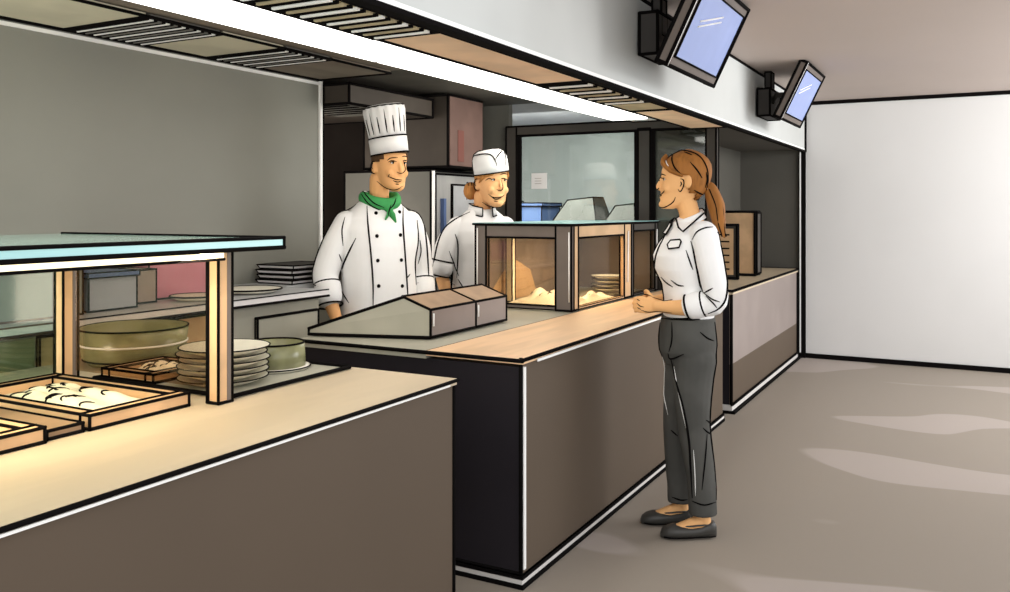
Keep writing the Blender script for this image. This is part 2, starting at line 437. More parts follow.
# glazed partition ----------------------------------------------------------
w = MB(); XP = 5.95; zt = 2.06
yl, yr, ym0, ym1 = 3.19, 1.56, 2.03, 2.12
def post(y0, y1, z0, z1): w.box(XP-.03, XP+.03, y0, y1, z0, z1, 'frame_dark', .007)
post(yl-.09, yl, 0, zt); post(ym0, ym1, 0, zt-.06); post(yr, yr+.07, 0, zt-.06)
post(yr, yl-.09, zt-.07, zt); post(yr+.07, ym0, .0, .95); post(ym1, yl-.09, .0, .95)
wo = struct('window_1', w)
g = MB(); g.box(XP-.004, XP+.004, ym1, yl-.09, .95, zt-.07, 'pane_clear')
for a, b, c, d in ((ym1+.005, ym1+.03, .95, zt-.07), (yl-.125, yl-.095, .95, zt-.07)): g.box(XP-.03, XP-.008, a, b, c, d, 'ink')
struct('window_pane', g, parent=wo)
g = MB(); g.box(XP-.004, XP+.004, yr+.07, ym0, .95, zt-.07, 'pane_grey'); g.box(XP-.03, XP-.008, ym0-.035, ym0-.005, .95, zt-.07, 'ink'); struct('window_pane', g, parent=wo)
p = atx(539, 181, XP-.012)
n = MB(); n.box(XP-.012, XP-.006, p.y-.065, p.y+.065, p.z-.06, p.z+.06, 'paper')
for k in (-.02, 0, .02): n.box(XP-.014, XP-.012, p.y-.02, p.y+.035, p.z+k-.002, p.z+k+.002, 'paper_dark')
tag(n.build('paper_notice'), 'small white paper notice stuck on the glass partition', 'notice')
# store room things seen through the glass
r = thing('storage_table', (7.55, 3.7, 0), 'grey storage table behind the glass partition', 'table')
B = MB(); B.box(7.2, 7.95, 2.6, 4.45, 1.21, 1.27, 'steel_dark', .008); B.build('table_top', r)
for sx in (7.24, 7.87):
    for sy in (2.8, 4.36):
        B = MB(); B.box(sx, sx+.05, sy, sy+.05, 0, 1.21, 'steel_dark'); B.build('leg', r)
def crate(x, y, dx, dy, z, h, m, label, name='storage_crate'):
    z += .0165
    r = thing(name, (x+dx/2, y+dy/2, z), label, 'crate', 'crates behind the glass')
    B = MB(); B.box(x, x+dx, y, y+dy, z, z+h, m, .006); B.build('body', r)
    B = MB(); B.box(x-.015, x+dx+.015, y-.015, y+dy+.015, z+h, z+h+.03, m, .005); B.build('lid', r)
crate(7.3, 3.98, .4, .34, 1.27, .19, 'bluegrey', 'pale crate behind glass, beside the cook in the paper cap')
crate(7.3, 3.56, .4, .33, 1.27, .17, 'blue', 'blue crate behind the glass partition')
def sack(c, w, d, h, label):
    B = MB(); x, y, z = c; z += .0165
    B.hexa([(x-d/2,y-w/2,z),(x+d/2,y-w/2,z),(x+d/2,y+w/2,z),(x-d/2,y+w/2,z),(x-d*.3,y-w*.36,z+h),(x+d*.3,y-w*.36,z+h),(x+d*.3,y+w*.2,z+h*.9),(x-d*.3,y+w*.2,z+h*.9)], 'steel_dark', .006)
    tag(B.build('covered_machine'), label, 'machine', 'covered machines behind the glass')
sack((7.5, 3.24, 1.27), .46, .4, .25, 'larger grey covered machine right of the blue crate behind glass')
sack((7.5, 2.80, 1.27), .32, .36, .19, 'smaller grey covered machine, last on the table behind glass')

# screens -------------------------------------------------------------------
def tv(x0, x1, label, px0, px1, wx0, wx1, pz):
    r = thing('menu_screen', ((x0+x1)/2, 1.2, 2.06), label, 'screen', 'screens hung on the bulkhead')
    bl, tl = V((x0, 1.2, 2.065)), V((x0, 1.02, 2.44)); up = (tl-bl); L = up.length; up.normalize(); ex = V((1, 0, 0)); nr = ex.cross(up)   # faces the room
    if nr.y > 0: nr = -nr
    def P(u, v, k): return V((x0, 1.2, 2.065))+ex*u+up*v+nr*k
    W = x1-x0
    B = MB(); B.hexa([P(0,0,-.05),P(W,0,-.05),P(W,0,0),P(0,0,0),P(0,L,-.05),P(W,L,-.05),P(W,L,0),P(0,L,0)], 'frame_grey', .010)
    B.line([P(.0,.0,.004), P(0,L,.004)], .006, 'white_edge'); B.build('bezel', r)
    B = MB(); b = .045; B.hexa([P(b,b,0),P(W-b,b,0),P(W-b,b,.006),P(b,b,.006),P(b,L-b,0),P(W-b,L-b,0),P(W-b,L-b,.006),P(b,L-b,.006)], 'screen', .005)
    for q in (0, .06): B.tube([P(W*.2, L*(.5+q), .008), P(W*.55, L*(.68+q), .008)], .004, 'white_edge')
    B.build('display', r)
    m = (x0+x1)/2
    B = MB(); B.box(px0, px1, 1.34, 1.385, pz, 2.45, 'plastic_dark', .006); B.build('pole', r)
    B = MB(); B.box(wx0, wx1, 1.335, 1.425, pz-.1, pz+.1, 'plastic_dark', .008); B.build('mounting_box', r)
    B = MB(); a = P(W/2, L*.5, -.05); B.tube([a, V((m, 1.3, a.z)), V(((wx0+wx1)/2, 1.36, pz))], .02, 'plastic_dark'); B.build('arm', r)
tv(3.72, 4.50, 'larger blue screen tilted down from the bulkhead, nearest the camera', 4.07, 4.15, 4.0, 4.3, 2.27)
tv(6.28, 7.03, 'smaller screen on the bulkhead, beside the pale far wall', 6.65, 6.75, 6.58, 6.95, 2.22)
# ------------------------------------------------------------------ counters
F = 1.5; ZT = .87
# near counter
r = thing('serving_counter', (.6, 2.2, 0), 'brown serving counter nearest the camera, carrying the food pans', 'counter', 'counters')
B = MB(); B.box(-.4, 2.42, F, 2.88, .06, .85, 'brown'); B.line([(2.42, F, .06), (2.42, F, .85)], .007); B.build('body', r)
B = MB(); B.box(-.4, 2.425, F-.01, 2.89, .85, ZT, 'top_beige'); B.line([(-.4, F-.012, ZT-.006), (2.427, F-.012, ZT-.006)], .006); B.line([(2.427, F-.012, ZT-.005), (2.427, 2.89, ZT-.005)], .005)
B.build('worktop', r)
B = MB(); B.box(-.4, 2.38, F-.0135, F-.0095, .851, .857, 'white_edge'); B.build('edge_highlight', r)  # thin white box painting the highlight along the front edge
B = MB(); B.box(-.4, 2.40, F+.01, 2.6, 0, .06, 'kick'); B.build('plinth', r)
# main counter
xa, xb, yb_ = 2.9, 5.86, 2.58
r = thing('serving_counter', (4.4, 2.0, 0), 'long brown counter with a black end that the woman stands at', 'counter', 'counters')
B = MB(); B.box(xa+.012, xb, F+.012, yb_, .05, .83, 'brown'); B.build('body', r)
B = MB(); B.box(xa+.014, xb, F, F+.012, .05, .842, 'brown'); B.build('front_panel', r)
B = MB(); B.box(xa, xa+.012, F, yb_, .05, .83, 'end_black'); B.line([(xa, F, .05), (xa, F, .86)], .008); B.line([(xa, F, .055), (xa, yb_, .055)], .006); B.build('end_panel', r)
B = MB(); B.box(xa+.004, xa+.02, F-.012, F-.002, .07, .83, 'white_edge'); B.build('corner_highlight', r)  # drawn white highlight down the counter corner
B = MB(); B.box(xa-.01, xb, F+.42, yb_+.02, .83, .86, 'top_grey'); B.line([(xa-.012, yb_+.02, .855), (xa-.012, F-.012, .855)], .008); B.build('worktop', r)
B = MB(); B.box(xa-.01, xb, F-.012, F+.42, .842, .862, 'top_tan'); B.line([(xa-.012, F-.014, .858), (xb, F-.014, .858)], .008); B.line([(xa, F+.42, .8585), (xb, F+.42, .8585)], .0045)
B.box(xa+.1, xb, F-.023, F-.018, .838, .848, 'white_edge'); B.build('tray_rail', r)
B = MB(); B.box(xa-.01, xb, F-.01, yb_, 0.016, .05, 'kick'); B.box(xa-.014, xb, F-.016, yb_, 0, .018, 'ink'); B.box(xa-.012, xb, F-.013, yb_, .036, .05, 'ink'); B.build('plinth', r)
# far counter
xa, xb = 6.08, 8.62
r = thing('serving_counter', (7.3, 1.75, 0), 'short counter with a taupe front at the far end, under the dark recess', 'counter', 'counters')
B = MB(); B.box(xa+.01, xb, F+.012, 2.05, .06, .83, 'end_black'); B.build('body', r)
B = MB(); B.box(xa+.01, xb, F, F+.012, .34, .83, 'taupe'); B.box(xa+.01, xb, F, F+.012, .06, .34, 'brown')  # brown lower part is a reflection painted onto the front
B.line([(xa+.01, F-.003, .06), (xa+.01, F-.003, .85)], .011); B.line([(xb, F-.003, .06), (xb, F-.003, .85)], .011); B.build('front_panel', r)
B = MB(); B.box(xa, xb+.02, F-.012, 2.05, .83, .86, 'top_beige'); B.line([(xa, F-.014, .855), (xb+.02, F-.014, .855)], .011); B.line([(xa, F-.014, .855), (xa, 2.05, .855)], .01); B.line([(xb+.02, F-.014, .855), (xb+.02, 2.05, .855)], .011); B.build('worktop', r)
B = MB(); B.box(xa, xb, F-.01, 2.04, .02, .06, 'kick'); B.box(xa-.01, xb+.1, F-.03, 2.04, 0, .02, 'ink'); B.line([(xa, F-.01, .062), (xb, F-.01, .062)], .010); B.build('plinth', r)
# boards on the far counter
zq = .873
r = thing('menu_board', (7.5, 1.95, .86), 'tall tan display board with a dark side on the far counter', 'board')
B = MB(); B.box(7.45, 7.62, 1.635, 2.03, zq, 1.405, 'wood', .011); B.build('box', r)
B = MB(); B.box(7.46, 7.61, 1.620, 1.635, zq+.01, 1.395, 'frame_dark', .008); B.build('side_panel', r)
r = thing('menu_stand', (7.0, 1.8, .86), 'black framed menu stand on the far counter beside the woman\u2019s sleeve', 'menu stand')
yy = 1.675; x_ = 7.0
B = MB(); B.box(x_, x_+.03, yy, yy+.24, zq, 1.30, 'frame_dark', .011); B.build('frame', r)
B = MB(); B.box(x_-.006, x_, yy+.03, yy+.21, .9, 1.27, 'wood')
for k in range(6): B.box(x_-.009, x_-.006, yy+.06, yy+.14, .94+k*.055, .952+k*.055, 'ink')
B.build('menu_card', r)
r['_o'] = list(r.location)

# wedge unit on the main counter ------------------------------------------------
r = thing('counter_console', (3.45, 2.2, .86), 'grey wedge-shaped console with two tan front boxes on the main counter', 'console')
W0 = .870
fl, fr = atz(424, 339, .862), atz(508, 323, .862); yf = 2.07
fl = V((fl.x, yf, W0)); fr = V((3.83, yf, W0))
h1 = .862+.128
bl = aty(303, 328, 2.59); bl = V((2.98, 2.60, .895)); br = V((3.75, 2.6, .895))
yr1 = yf+.12; h2 = h1+.05
A = V((fl.x-.03, yr1, h2)); D = V((fr.x-.03, yr1, h2))
B = MB()
vs = [fl, V((fl.x,yf,h1)), A, bl, V((bl.x, bl.y, W0)), fr, V((fr.x,yf,h1)), D, br, V((br.x, br.y, W0))]
B.add(vs, [(0,1,2,3,4), (9,8,7,6,5), (1,6,7,2), (2,7,8,3), (3,8,9,4), (4,9,5,0)], 'top_grey')
B.line([vs[2], vs[3]], .007); B.line([vs[3], vs[4]], .006); B.line([vs[4], vs[0]], .007); B.line([vs[7], vs[8]], .006)
B.add([fl, fr, V((fr.x, yf, h1)), V((fl.x, yf, h1))], [(0, 1, 2, 3)], 'top_grey'); B.build('sloped_body', r)
xm = fl.x+(fr.x-fl.x)*.56
for a, b in ((fl.x, xm), (xm, fr.x)):
    B = MB(); e = .006
    vs = [V((a, yf-e, W0+.001)), V((b, yf-e, W0+.001)), V((b, yf-e, h1)), V((a, yf-e, h1)), V((a-.03, yr1, h2+.004)), V((b-.03, yr1, h2+.004)), V((a, yf+.02, W0+.001)), V((b, yf+.02, W0+.001))]
    B.add(vs, [(0,1,2,3)], 'taupe'); B.add(vs, [(3,2,5,4)], 'wood_dark'); B.add(vs, [(0,3,4,6), (1,7,5,2), (4,5,7,6), (0,6,7,1)], 'top_grey')
    for i, j in ((0,1),(1,2),(2,3),(3,0),(3,4),(2,5),(4,5)): B.line([vs[i], vs[j]], .006)
    B.line([vs[3]+V((.02, -.003, -.02)), vs[0]+V((.012, -.008, .05))], .004, 'white_edge')  # white highlight mark drawn on the box front
    B.build('front_box', r)

# display case ------------------------------------------------------------------
x0, x1, y0, y1, z0, z1 = 4.34, 5.80, 1.935, 2.54, .869, 1.335
r = thing('display_case', (5.0, 2.2, z0), 'glass food display case on the main counter, between cook and woman', 'display case')
def frame_x(x, ya, yb, m, wl, wr, wt, name):       # frame in the plane x
    B = MB(); B.box(x, x+.03, ya, ya+wr, z0, z1, m, .006); B.box(x, x+.03, yb-wl, yb, z0, z1, m, .006); B.box(x, x+.03, ya+wr, yb-wl, z1-wt, z1, m, .006); B.box(x, x+.03, ya+wr, yb-wl, z0, z0+.02, m, .004)
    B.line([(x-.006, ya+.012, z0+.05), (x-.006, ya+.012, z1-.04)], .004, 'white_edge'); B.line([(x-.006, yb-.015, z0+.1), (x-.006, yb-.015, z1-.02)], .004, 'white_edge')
    o = B.build(name, r); g = MB(); g.box(x+.012, x+.016, ya+wr, yb-wl, z0+.02, z1-.05, 'pane_warm'); g.build('pane', o)
frame_x(x0, y0, y1, 'frame_grey', .07, .095, .07, 'end_frame')
def frame_y(xa, xb, m, wl, wr, wt, wb):
    B = MB(); B.box(xa, xa+wl, y0, y0+.03, z0, z1, m, .006); B.box(xb-wr, xb, y0, y0+.03, z0, z1, m, .006); B.box(xa+wl, xb-wr, y0, y0+.03, z1-wt, z1, m, .006); B.box(xa+wl, xb-wr, y0, y0+.03, z0, z0+wb, m, .003)
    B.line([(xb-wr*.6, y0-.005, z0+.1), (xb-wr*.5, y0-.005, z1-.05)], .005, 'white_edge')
    o = B.build('front_frame', r); g = MB(); g.box(xa+wl, xb-wr, y0+.012, y0+.016, z0+wb, z1-wt, 'pane_warm'); g.build('pane', o)
frame_y(x0+.03, 5.27, 'frame_tan', .06, .12, .07, .012)
frame_y(5.275, x1, 'frame_dark', .04, .06, .05, .012)
B = MB(); B.box(x0+.03, x1, y1-.02, y1, z0, z1, 'case_back'); B.box(x1-.02, x1, y0+.03, y1-.02, z0, z1, 'case_back')
B.add([(x0+.05, y1-.022, z0), (5.1, y1-.022, z0), (5.0, y1-.022, z0+.17), (4.75, y1-.022, z0+.26)], [(0,1,2,3)], 'frame_tan'); B.build('back_panel', r)
B = MB(); B.box(x0-.01, x1, y0-.01, y1+.01, z1, z1+.012, 'teal_edge'); B.line([(x0-.012, y0-.012, z1+.004), (x1, y0-.012, z1+.004)], .006); B.line([(x0-.012, y0-.012, z1+.004), (x0-.012, y1+.01, z1+.004)], .006); B.build('glass_top', r)
B = MB(); B.box(4.47, 5.1, y0+.2, y0+.3, z1-.035, z1-.005, 'lamp_warm'); B.build('lamp', r)
B = MB(); B.box(4.62, 4.66, y1-.09, y1-.05, z0, z1-.01, 'cream', .004); B.build('divider_post', r)
# food heaps in the case
def heap(name, cx, cy, z, rx, ry, h, seed, label, cat='food', bumps=11, m='cream', grp=None):
    rnd = random.Random(seed); pk = [(rnd.uniform(-.75, .75), rnd.uniform(-.7, .7), rnd.uniform(.16, .3), rnd.uniform(.55, 1)) for _ in range(bumps)]
    n = 36; vs, fs = [], []
    for j in range(n+1):
        for i in range(n+1):
            u, v = -1+2*i/n, -1+2*j/n
            e = max(0, 1-abs(u)**4)*max(0, 1-abs(v)**4)
            b = max([0]+[q*math.exp(-((u-a)**2+(v-c)**2)/(s*s)) for a, c, s, q in pk])
            vs.append((cx+u*rx, cy+v*ry, z+.003+h*e*(.4+.6*b)))
    for j in range(n):
        for i in range(n): fs.append((j*(n+1)+i, j*(n+1)+i+1, (j+1)*(n+1)+i+1, (j+1)*(n+1)+i))
    k = len(vs); vs += [(cx-rx, cy-ry, z), (cx+rx, cy-ry, z), (cx+rx, cy+ry, z), (cx-rx, cy+ry, z)]
    fs.append((k+3, k+2, k+1, k))
    B = MB(); B.add(vs, fs, m, True)
    bv = BVHTree.FromPolygons([tuple(p) for p in vs], fs)
    for a, c, s, q in pk:       # curled outlines of the pieces
        pts = []
        w0 = rnd.uniform(-.5, .5)
        for t in range(7):
            w = math.pi*(.15+w0*.3+.7*t/6)
            hit = bv.ray_cast(V((cx+(a+s*.75*math.cos(w)-s*.1)*rx, cy+(c+s*.75*math.sin(w)*.9)*ry, z+1)), V((0, 0, -1)))[0]
            if hit: pts.append(hit+V((0, 0, .001)))
        if len(pts) > 3: B.tube(pts, [.0008]+[.0028]*(len(pts)-2)+[.0008], 'ink', n=5)
    o = B.build(name); return tag(o, label, cat, grp, 'stuff')
heap('noodle_heap', 4.68, 2.26, z0+.001, .26, .15, .085, 3, 'heap of cream noodles at the near end of the display case', m='cream', bumps=8)
heap('dumpling_heap', 4.84, 2.035, z0+.001, .30, .06, .06, 5, 'heap of cream dumplings beside the small plate stack in the display case', bumps=5)

# plates --------------------------------------------------------------------------
def plate_mesh(r, h):
    B = MB()
    B.lathe([(0, 0), (r*.62, 0), (r*.68, .004), (r*.97, h-.004), (r, h), (r*.96, h+.001), (r*.7, .010), (r*.6, .008), (0, .008)], (0, 0, 0), 'china')
    B.ring((0, 0, h), r, .0022); return B
def stack(n, x, y, z, r, h, step, labels, grp):
    src = None
    for i in range(n):
        if src is None:
            o = plate_mesh(r, h).build('plate', origin=(0, 0, 0)); src = o
        else:
            o = src.copy(); COL.objects.link(o)
        o.location = (x+(.004 if i % 2 else -.003), y+(.003 if i % 3 == 1 else -.002), z+i*step)
        tag(o, labels(i, n), 'plate', grp)
words_ = ['lowest', 'second', 'third', 'fourth', 'fifth', 'sixth', 'seventh']
# black tray and plates on the near counter
tr = thing('counter_tray', (2.05, 2.15, ZT), 'flat pale tray with a thick black rim under the plates', 'tray')
B = MB(); B.box(1.84, 2.385, 1.90, 2.5, ZT+.001, ZT+.006, 'top_grey'); B.build('base', tr)
B = MB()
for a, b in (((1.84, 1.9), (2.385, 1.9)), ((2.385, 1.9), (2.385, 2.5)), ((2.385, 2.5), (1.84, 2.5)), ((1.84, 2.5), (1.84, 1.9))): B.line([(*a, ZT+.0085), (*b, ZT+.0085)], .007)
B.build('rim', tr)
zp = ZT+.0075
stack(6, 1.99, 2.085, zp, .138, .022, .0185, lambda i, n: ('topmost white plate of the big stack beside the sneeze guard post' if i == n-1 else '%s white plate up in the big stack on the black-rimmed tray' % words_[i]), 'plates in the big stack')
stack(5, 5.33, 2.105, z0+.001, .118, .018, .026, lambda i, n: ('topmost plate of the small stack inside the display case' if i == n-1 else '%s plate up in the small stack inside the display case' % words_[i]), 'plates in the display case')
# upside-down tub behind the plates
o = thing('serving_bowl', (2.256, 2.12, zp), 'deep olive bowl with a pale base rim beside the plate stack', 'bowl')
bx, by = 2.256, 2.12
B = MB(); B.lathe([(0, .004), (.105, .004), (.100, .088), (.096, .088), (.10, .012), (0, .012)], (bx, by, zp), 'dish'); B.ring((bx, by, zp+.088), .0985, .0035); B.build('wall', o)
B = MB(); B.lathe([(0, 0), (.115, 0), (.122, .008), (.10, .010), (0, .009)], (bx, by, zp), 'china'); B.ring((bx, by, zp+.008), .121, .0025); B.build('base', o)

# food pans -------------------------------------------------------------------------
def pan(xa, xb, ya, yb, label, foodlabel, seed, hh=.034, ZT=ZT):
    r = thing('food_pan', ((xa+xb)/2, (ya+yb)/2, ZT), label, 'pan', 'wood-rimmed food pans')
    B = MB(); w = .035; ZT = ZT+.0048
    B.box(xa, xb, ya, ya+w, ZT, ZT+hh, 'wood', .0045); B.box(xa, xb, yb-w, yb, ZT, ZT+hh, 'wood', .0045)
    B.box(xa, xa+w, ya+w, yb-w, ZT, ZT+hh, 'wood', .0045); B.box(xb-w, xb, ya+w, yb-w, ZT, ZT+hh, 'wood', .0045); B.build('rim', r)
    B = MB(); B.box(xa+w, xb-w, ya+w, yb-w, ZT, ZT+.006, 'cream'); B.build('base', r)
    if foodlabel: heap('food_heap', (xa+xb)/2, (ya+yb)/2, ZT+.006, (xb-xa)/2-w-.006, (yb-ya)/2-w-.006, hh*1.15, seed, foodlabel, bumps=22)
pan(1.41, 1.72, 1.935, 2.52, 'wood-rimmed pan of cream pieces in front of the sneeze guard post', 'cream coloured food pieces filling the largest wooden pan', 11)
pan(.80, 1.285, 1.925, 2.5, 'wood-rimmed food pan cut by the left picture edge', 'cream coloured food in the pan cut by the left picture edge', 12)
r = thing('pan_cover', (1.347, 2.2, ZT), 'flat wooden slat between the two nearer food pans', 'cover')
B = MB(); B.box(1.30, 1.395, 1.94, 2.5, ZT+.0048, ZT+.024, 'wood_dark', .0045); B.build('slat_board', r)
pan(1.86, 2.1, 2.25, 2.49, 'small wood-rimmed pan behind the big plate stack on the tray', 'cream food pieces in the small pan behind the plate stack', 13, .026, ZT+.0065)

# sneeze guard --------------------------------------------------------------------------
r = thing('sneeze_guard', (1.79, 2.24, ZT), 'teal glass shelf on tan posts over the near counter', 'sneeze guard')
B = MB(); B.box(-.3, 1.873, 1.74, 2.72, 1.318, 1.340, 'teal_glass'); B.build('glass_top', r)
B = MB(); B.box(-.3, 1.878, 1.73, 1.74, 1.316, 1.342, 'teal_edge'); B.line([(-.3, 1.73, 1.342), (1.878, 1.73, 1.342)], .005); B.line([(-.3, 1.73, 1.314), (1.878, 1.73, 1.314)], .006); B.line([(1.878, 1.73, 1.314), (1.878, 1.73, 1.342)], .005)
B.line([(1.878, 1.735, 1.342), (1.878, 2.72, 1.342)], .004); B.box(1.873, 1.879, 1.74, 2.72, 1.318, 1.34, 'teal_edge'); B.build('glass_edge', r)
def gpost(px0, pz):
    B = MB(); B.box(px0-.026, px0+.026, pz-.022, pz+.022, ZT+.005, 1.316, 'wood', .0045)
    B.box(px0-.027, px0-.0265, pz+.012, pz+.022, ZT, 1.316, 'ink'); B.box(px0+.006, px0+.02, pz-.0235, pz-.022, ZT, 1.316, 'frame_grey'); B.build('post', r)
gpost(1.795, 1.895); gpost(1.775, 2.55)
B = MB(); B.box(-.3, 1.72, 1.80, 1.90, 1.286, 1.316, 'lamp_warm'); B.line([(-.3, 1.8, 1.286), (1.72, 1.8, 1.286)], .004); B.line([(1.72, 1.8, 1.286), (1.72, 1.9, 1.286)], .004); B.build('lamp', r)
B = MB(); B.box(1.786, 1.79, 1.925, 2.52, ZT+.04, 1.31, 'pane_warm'); B.build('side_pane', r)
B = MB(); B.box(-.3, 1.74, 2.548, 2.552, ZT+.02, 1.31, 'pane_teal'); B.build('rear_pane', r)

# back counter with clutter ---------------------------------------------------------------
zb = ZB = 1.02
r = thing('back_counter', (1.4, 3.2, 0), 'low grey cabinet along the grey wall behind the near counter', 'counter', 'counters')
B = MB(); B.box(-.4, 3.42, 2.92, 3.48, 0, zb-.03, 'top_grey'); B.box(3.42, 3.9, 3.18, 3.48, 0, zb-.03, 'top_grey'); B.build('body', r)
B = MB(); B.box(-.4, 1.9, 2.905, 2.92, .06, zb-.05, 'olive'); B.box(1.92, 2.74, 2.905, 2.92, .06, zb-.05, 'wood', .005); B.box(2.98, 3.4, 2.905, 2.92, .06, zb-.1, 'top_grey', .006); B.build('door', r)
B = MB(); B.box(-.4, 3.44, 2.88, 3.48, zb-.03, zb, 'steel_lite'); B.box(3.44, 3.92, 3.17, 3.48, zb-.03, zb, 'steel_lite'); B.box(1.5, 3.44, 2.872, 2.88, zb-.028, zb, 'paper'); B.line([(-.4, 2.872, zb-.032), (3.44, 2.872, zb-.032)], .006); B.line([(-.4, 2.872, zb), (3.44, 2.872, zb)], .003); B.build('worktop', r)
def clut(name, px, py, y, w, d, h, m, label, cat, grp=None, skew=0, part2=None):
    c = aty(px, py, y); x = c.x
    r = thing(name, (x, y, ZB), label, cat, grp)
    B = MB(); zb = ZB+.0045; B.hexa([(x-w/2,y-d/2,zb),(x+w/2,y-d/2,zb),(x+w/2,y+d/2,zb),(x-w/2,y+d/2,zb),(x-w/2+skew,y-d/2,zb+h),(x+w/2+skew,y-d/2,zb+h),(x+w/2+skew,y+d/2,zb+h),(x-w/2+skew,y+d/2,zb+h)], m, .004); B.build('body', r)
    if part2:
        B = MB(); B.box(x-w/2+skew-.008, x+w/2+skew+.008, y-d/2-.008, y+d/2+.008, zb+h, zb+h+.02, part2, .003); B.build('lid', r)
clut('storage_tub', 97, 290, 3.12, .22, .2, .13, 'bluegrey', 'white tub with a blue lid on the back counter', 'tub', part2='blue')
clut('paper_box', 132, 290, 3.2, .12, .16, .14, 'paper_dark', 'plain brownish box between blue-lidded tub and pink folder', 'box')
clut('pink_folder', 178, 285, 3.25, .42, .12, .16, 'pink', 'pink folder box standing on the back counter', 'folder')
clut('pan_lid_box', 22, 290, 3.1, .34, .22, .17, 'teal_box', 'grey-green box with a dark lid at the left edge, on the back counter', 'box', part2='steel_dark')
def flat_tray(x, y, z, w, d, label):
    r = thing('serving_tray', (x, y, z), label, 'tray', 'trays stacked at the end of the back counter')
    B = MB(); B.hexa([(x-w*.47,y-d*.46,z),(x+w*.47,y-d*.46,z),(x+w*.47,y+d*.46,z),(x-w*.47,y+d*.46,z),(x-w/2,y-d/2,z+.018),(x+w/2,y-d/2,z+.018),(x+w/2,y+d/2,z+.018),(x-w/2,y+d/2,z+.018)], 'paper', .0035); B.build('pan', r)
    B = MB(); B.box(x-w*.45, x+w*.45, y-d*.44, y+d*.44, z+.018, z+.0195, 'plastic_dark'); B.build('liner', r)
c = aty(297, 285, 3.15)
for k in range(4):
    flat_tray(3.70+.01*(k % 2), 3.325, zb+.004+k*.0265, .34, .26, ('top tray of the stack beside the chef\u2019s elbow' if k == 3 else '%s tray up in the stack beside the chef\u2019s elbow' % words_[k]))
def round_dish(px, py, y, rr, label):
    c = aty(px, py, y); r = thing('oval_platter', (c.x, y, zb), label, 'platter', 'platters on the back counter')
    B = MB(); B.lathe([(0, .002), (rr*.7, .002), (rr, .02), (rr*.97, .022), (rr*.68, .008), (0, .008)], (c.x, y, ZB), 'china'); B.build('plate_body', r)
    B = MB(); B.ring((c.x, y, zb+.021), rr, .004); B.build('rim', r)
round_dish(250, 290, 3.08, .15, 'pale round platter left of the tray stack on the back counter')
round_dish(196, 285, 3.04, .11, 'pale round platter in front of the pink folder')
# wide glass dish at the back of the near counter
dx, dy = 2.13, 2.675
o = thing('covered_dish', (dx, dy, ZT), 'wide olive glass dish standing alone behind the sneeze guard posts', 'dish')
B = MB(); B.lathe([(0, .002), (.15, .002), (.175, .03), (.185, .13), (.18, .13), (.168, .032), (.14, .01), (0, .01)], (dx, dy, ZT+.001), 'dish', 40); B.build('wall', o)
B = MB(); B.ring((dx, dy, ZT+.13), .184, .0035); B.ring((dx, dy, ZT+.022), .170, .003); B.ring((dx, dy, ZT+.075), .1805, .0035, 'white_edge'); B.build('rim', o)
# ------------------------------------------------------------------ people
class Person:
    """local frame: faces +Y, own left is -X, feet at z 0"""
    def __init__(s, x, y, ang, k=1.0):
        s.k = k; s.loc = V((x, y, 0)); s.rz = math.radians(ang)-math.pi/2
        s.M = Matrix.Translation(s.loc) @ Matrix.Rotation(s.rz, 4, 'Z') @ Matrix.Scale(k, 4); s.I = s.M.inverted()
        s.eye = s.I @ EYE
    def pxray(s, px, py):
        return (s.I.to_3x3() @ ray(px, py)).normalized()
    def hit(s, bv, px, py, off=.001):
        d = s.pxray(px, py)
        h = bv.ray_cast(s.eye, d)
        if h[0] is None:
            t = -s.eye.dot(d) if False else (V((0, 0, s.eye.z))-s.eye).dot(d)/d.dot(d)
            p = s.eye + d*t
            # walk along the ray for the closest approach to the surface
            best = None
            for k in range(-14, 15):
                q = bv.find_nearest(p+d*(k*.02))
                if q[0] is not None and (best is None or q[3] < best[3]): best = q
            return best[0]+best[1]*off, best[1]
        return h[0]+h[1]*off, h[1]
    def draw(s, mb, bv, pts, r, m='ink', k=4, taper=True, dense=True):
        P = []
        for p in crom([V((a, b, 0)) for a, b in pts], k):
            P.append(s.hit(bv, p.x, p.y, r*.35)[0])
        if len(P) == 2 and dense:
            q = [((pts[0][0]*(1-t)+pts[1][0]*t), (pts[0][1]*(1-t)+pts[1][1]*t)) for t in (0, .25, .5, .75, 1)]
            P = [s.hit(bv, a, b, r*.35)[0] for a, b in q]
        Q = [P[0]]
        for p in P[1:]:
            if 5e-4 < (p-Q[-1]).length < .09: Q.append(p)
        if len(Q) < 2: return
        n = len(Q)
        ra = [r*(.35+.65*min(1, min(i, n-1-i)/max(1, n*.25))) if taper else r for i in range(n)]
        mb.tube(Q, ra, m, n=6)
    def patch(s, mb, bv, poly, m, off=.006, ink=0, k=1, thick=.004):
        """flat garment piece lying on the surface, outlined by picture points"""
        H = [s.hit(bv, a, b, off) for a, b in poly]
        T = [h[0] for h in H]; n = len(T)
        c = sum(T, V())/n; nn = sum([h[1] for h in H], V()).normalized()
        cb = c - nn*thick
        vs = T+[p-h[1]*thick for p, h in zip(T, H)]+[c+nn*.002, cb]
        fs = [(i, (i+1) % n, 2*n) for i in range(n)]+[((i+1) % n+n, i+n, 2*n+1) for i in range(n)]+[(i, i+n, (i+1) % n+n, (i+1) % n) for i in range(n)]
        mb.add(vs, fs, m)
        if ink: mb.tube(T, ink, 'ink', n=6, close=True)

def bvh_of(vf): return BVHTree.FromPolygons([tuple(p) for p in vf[0]], vf[1])

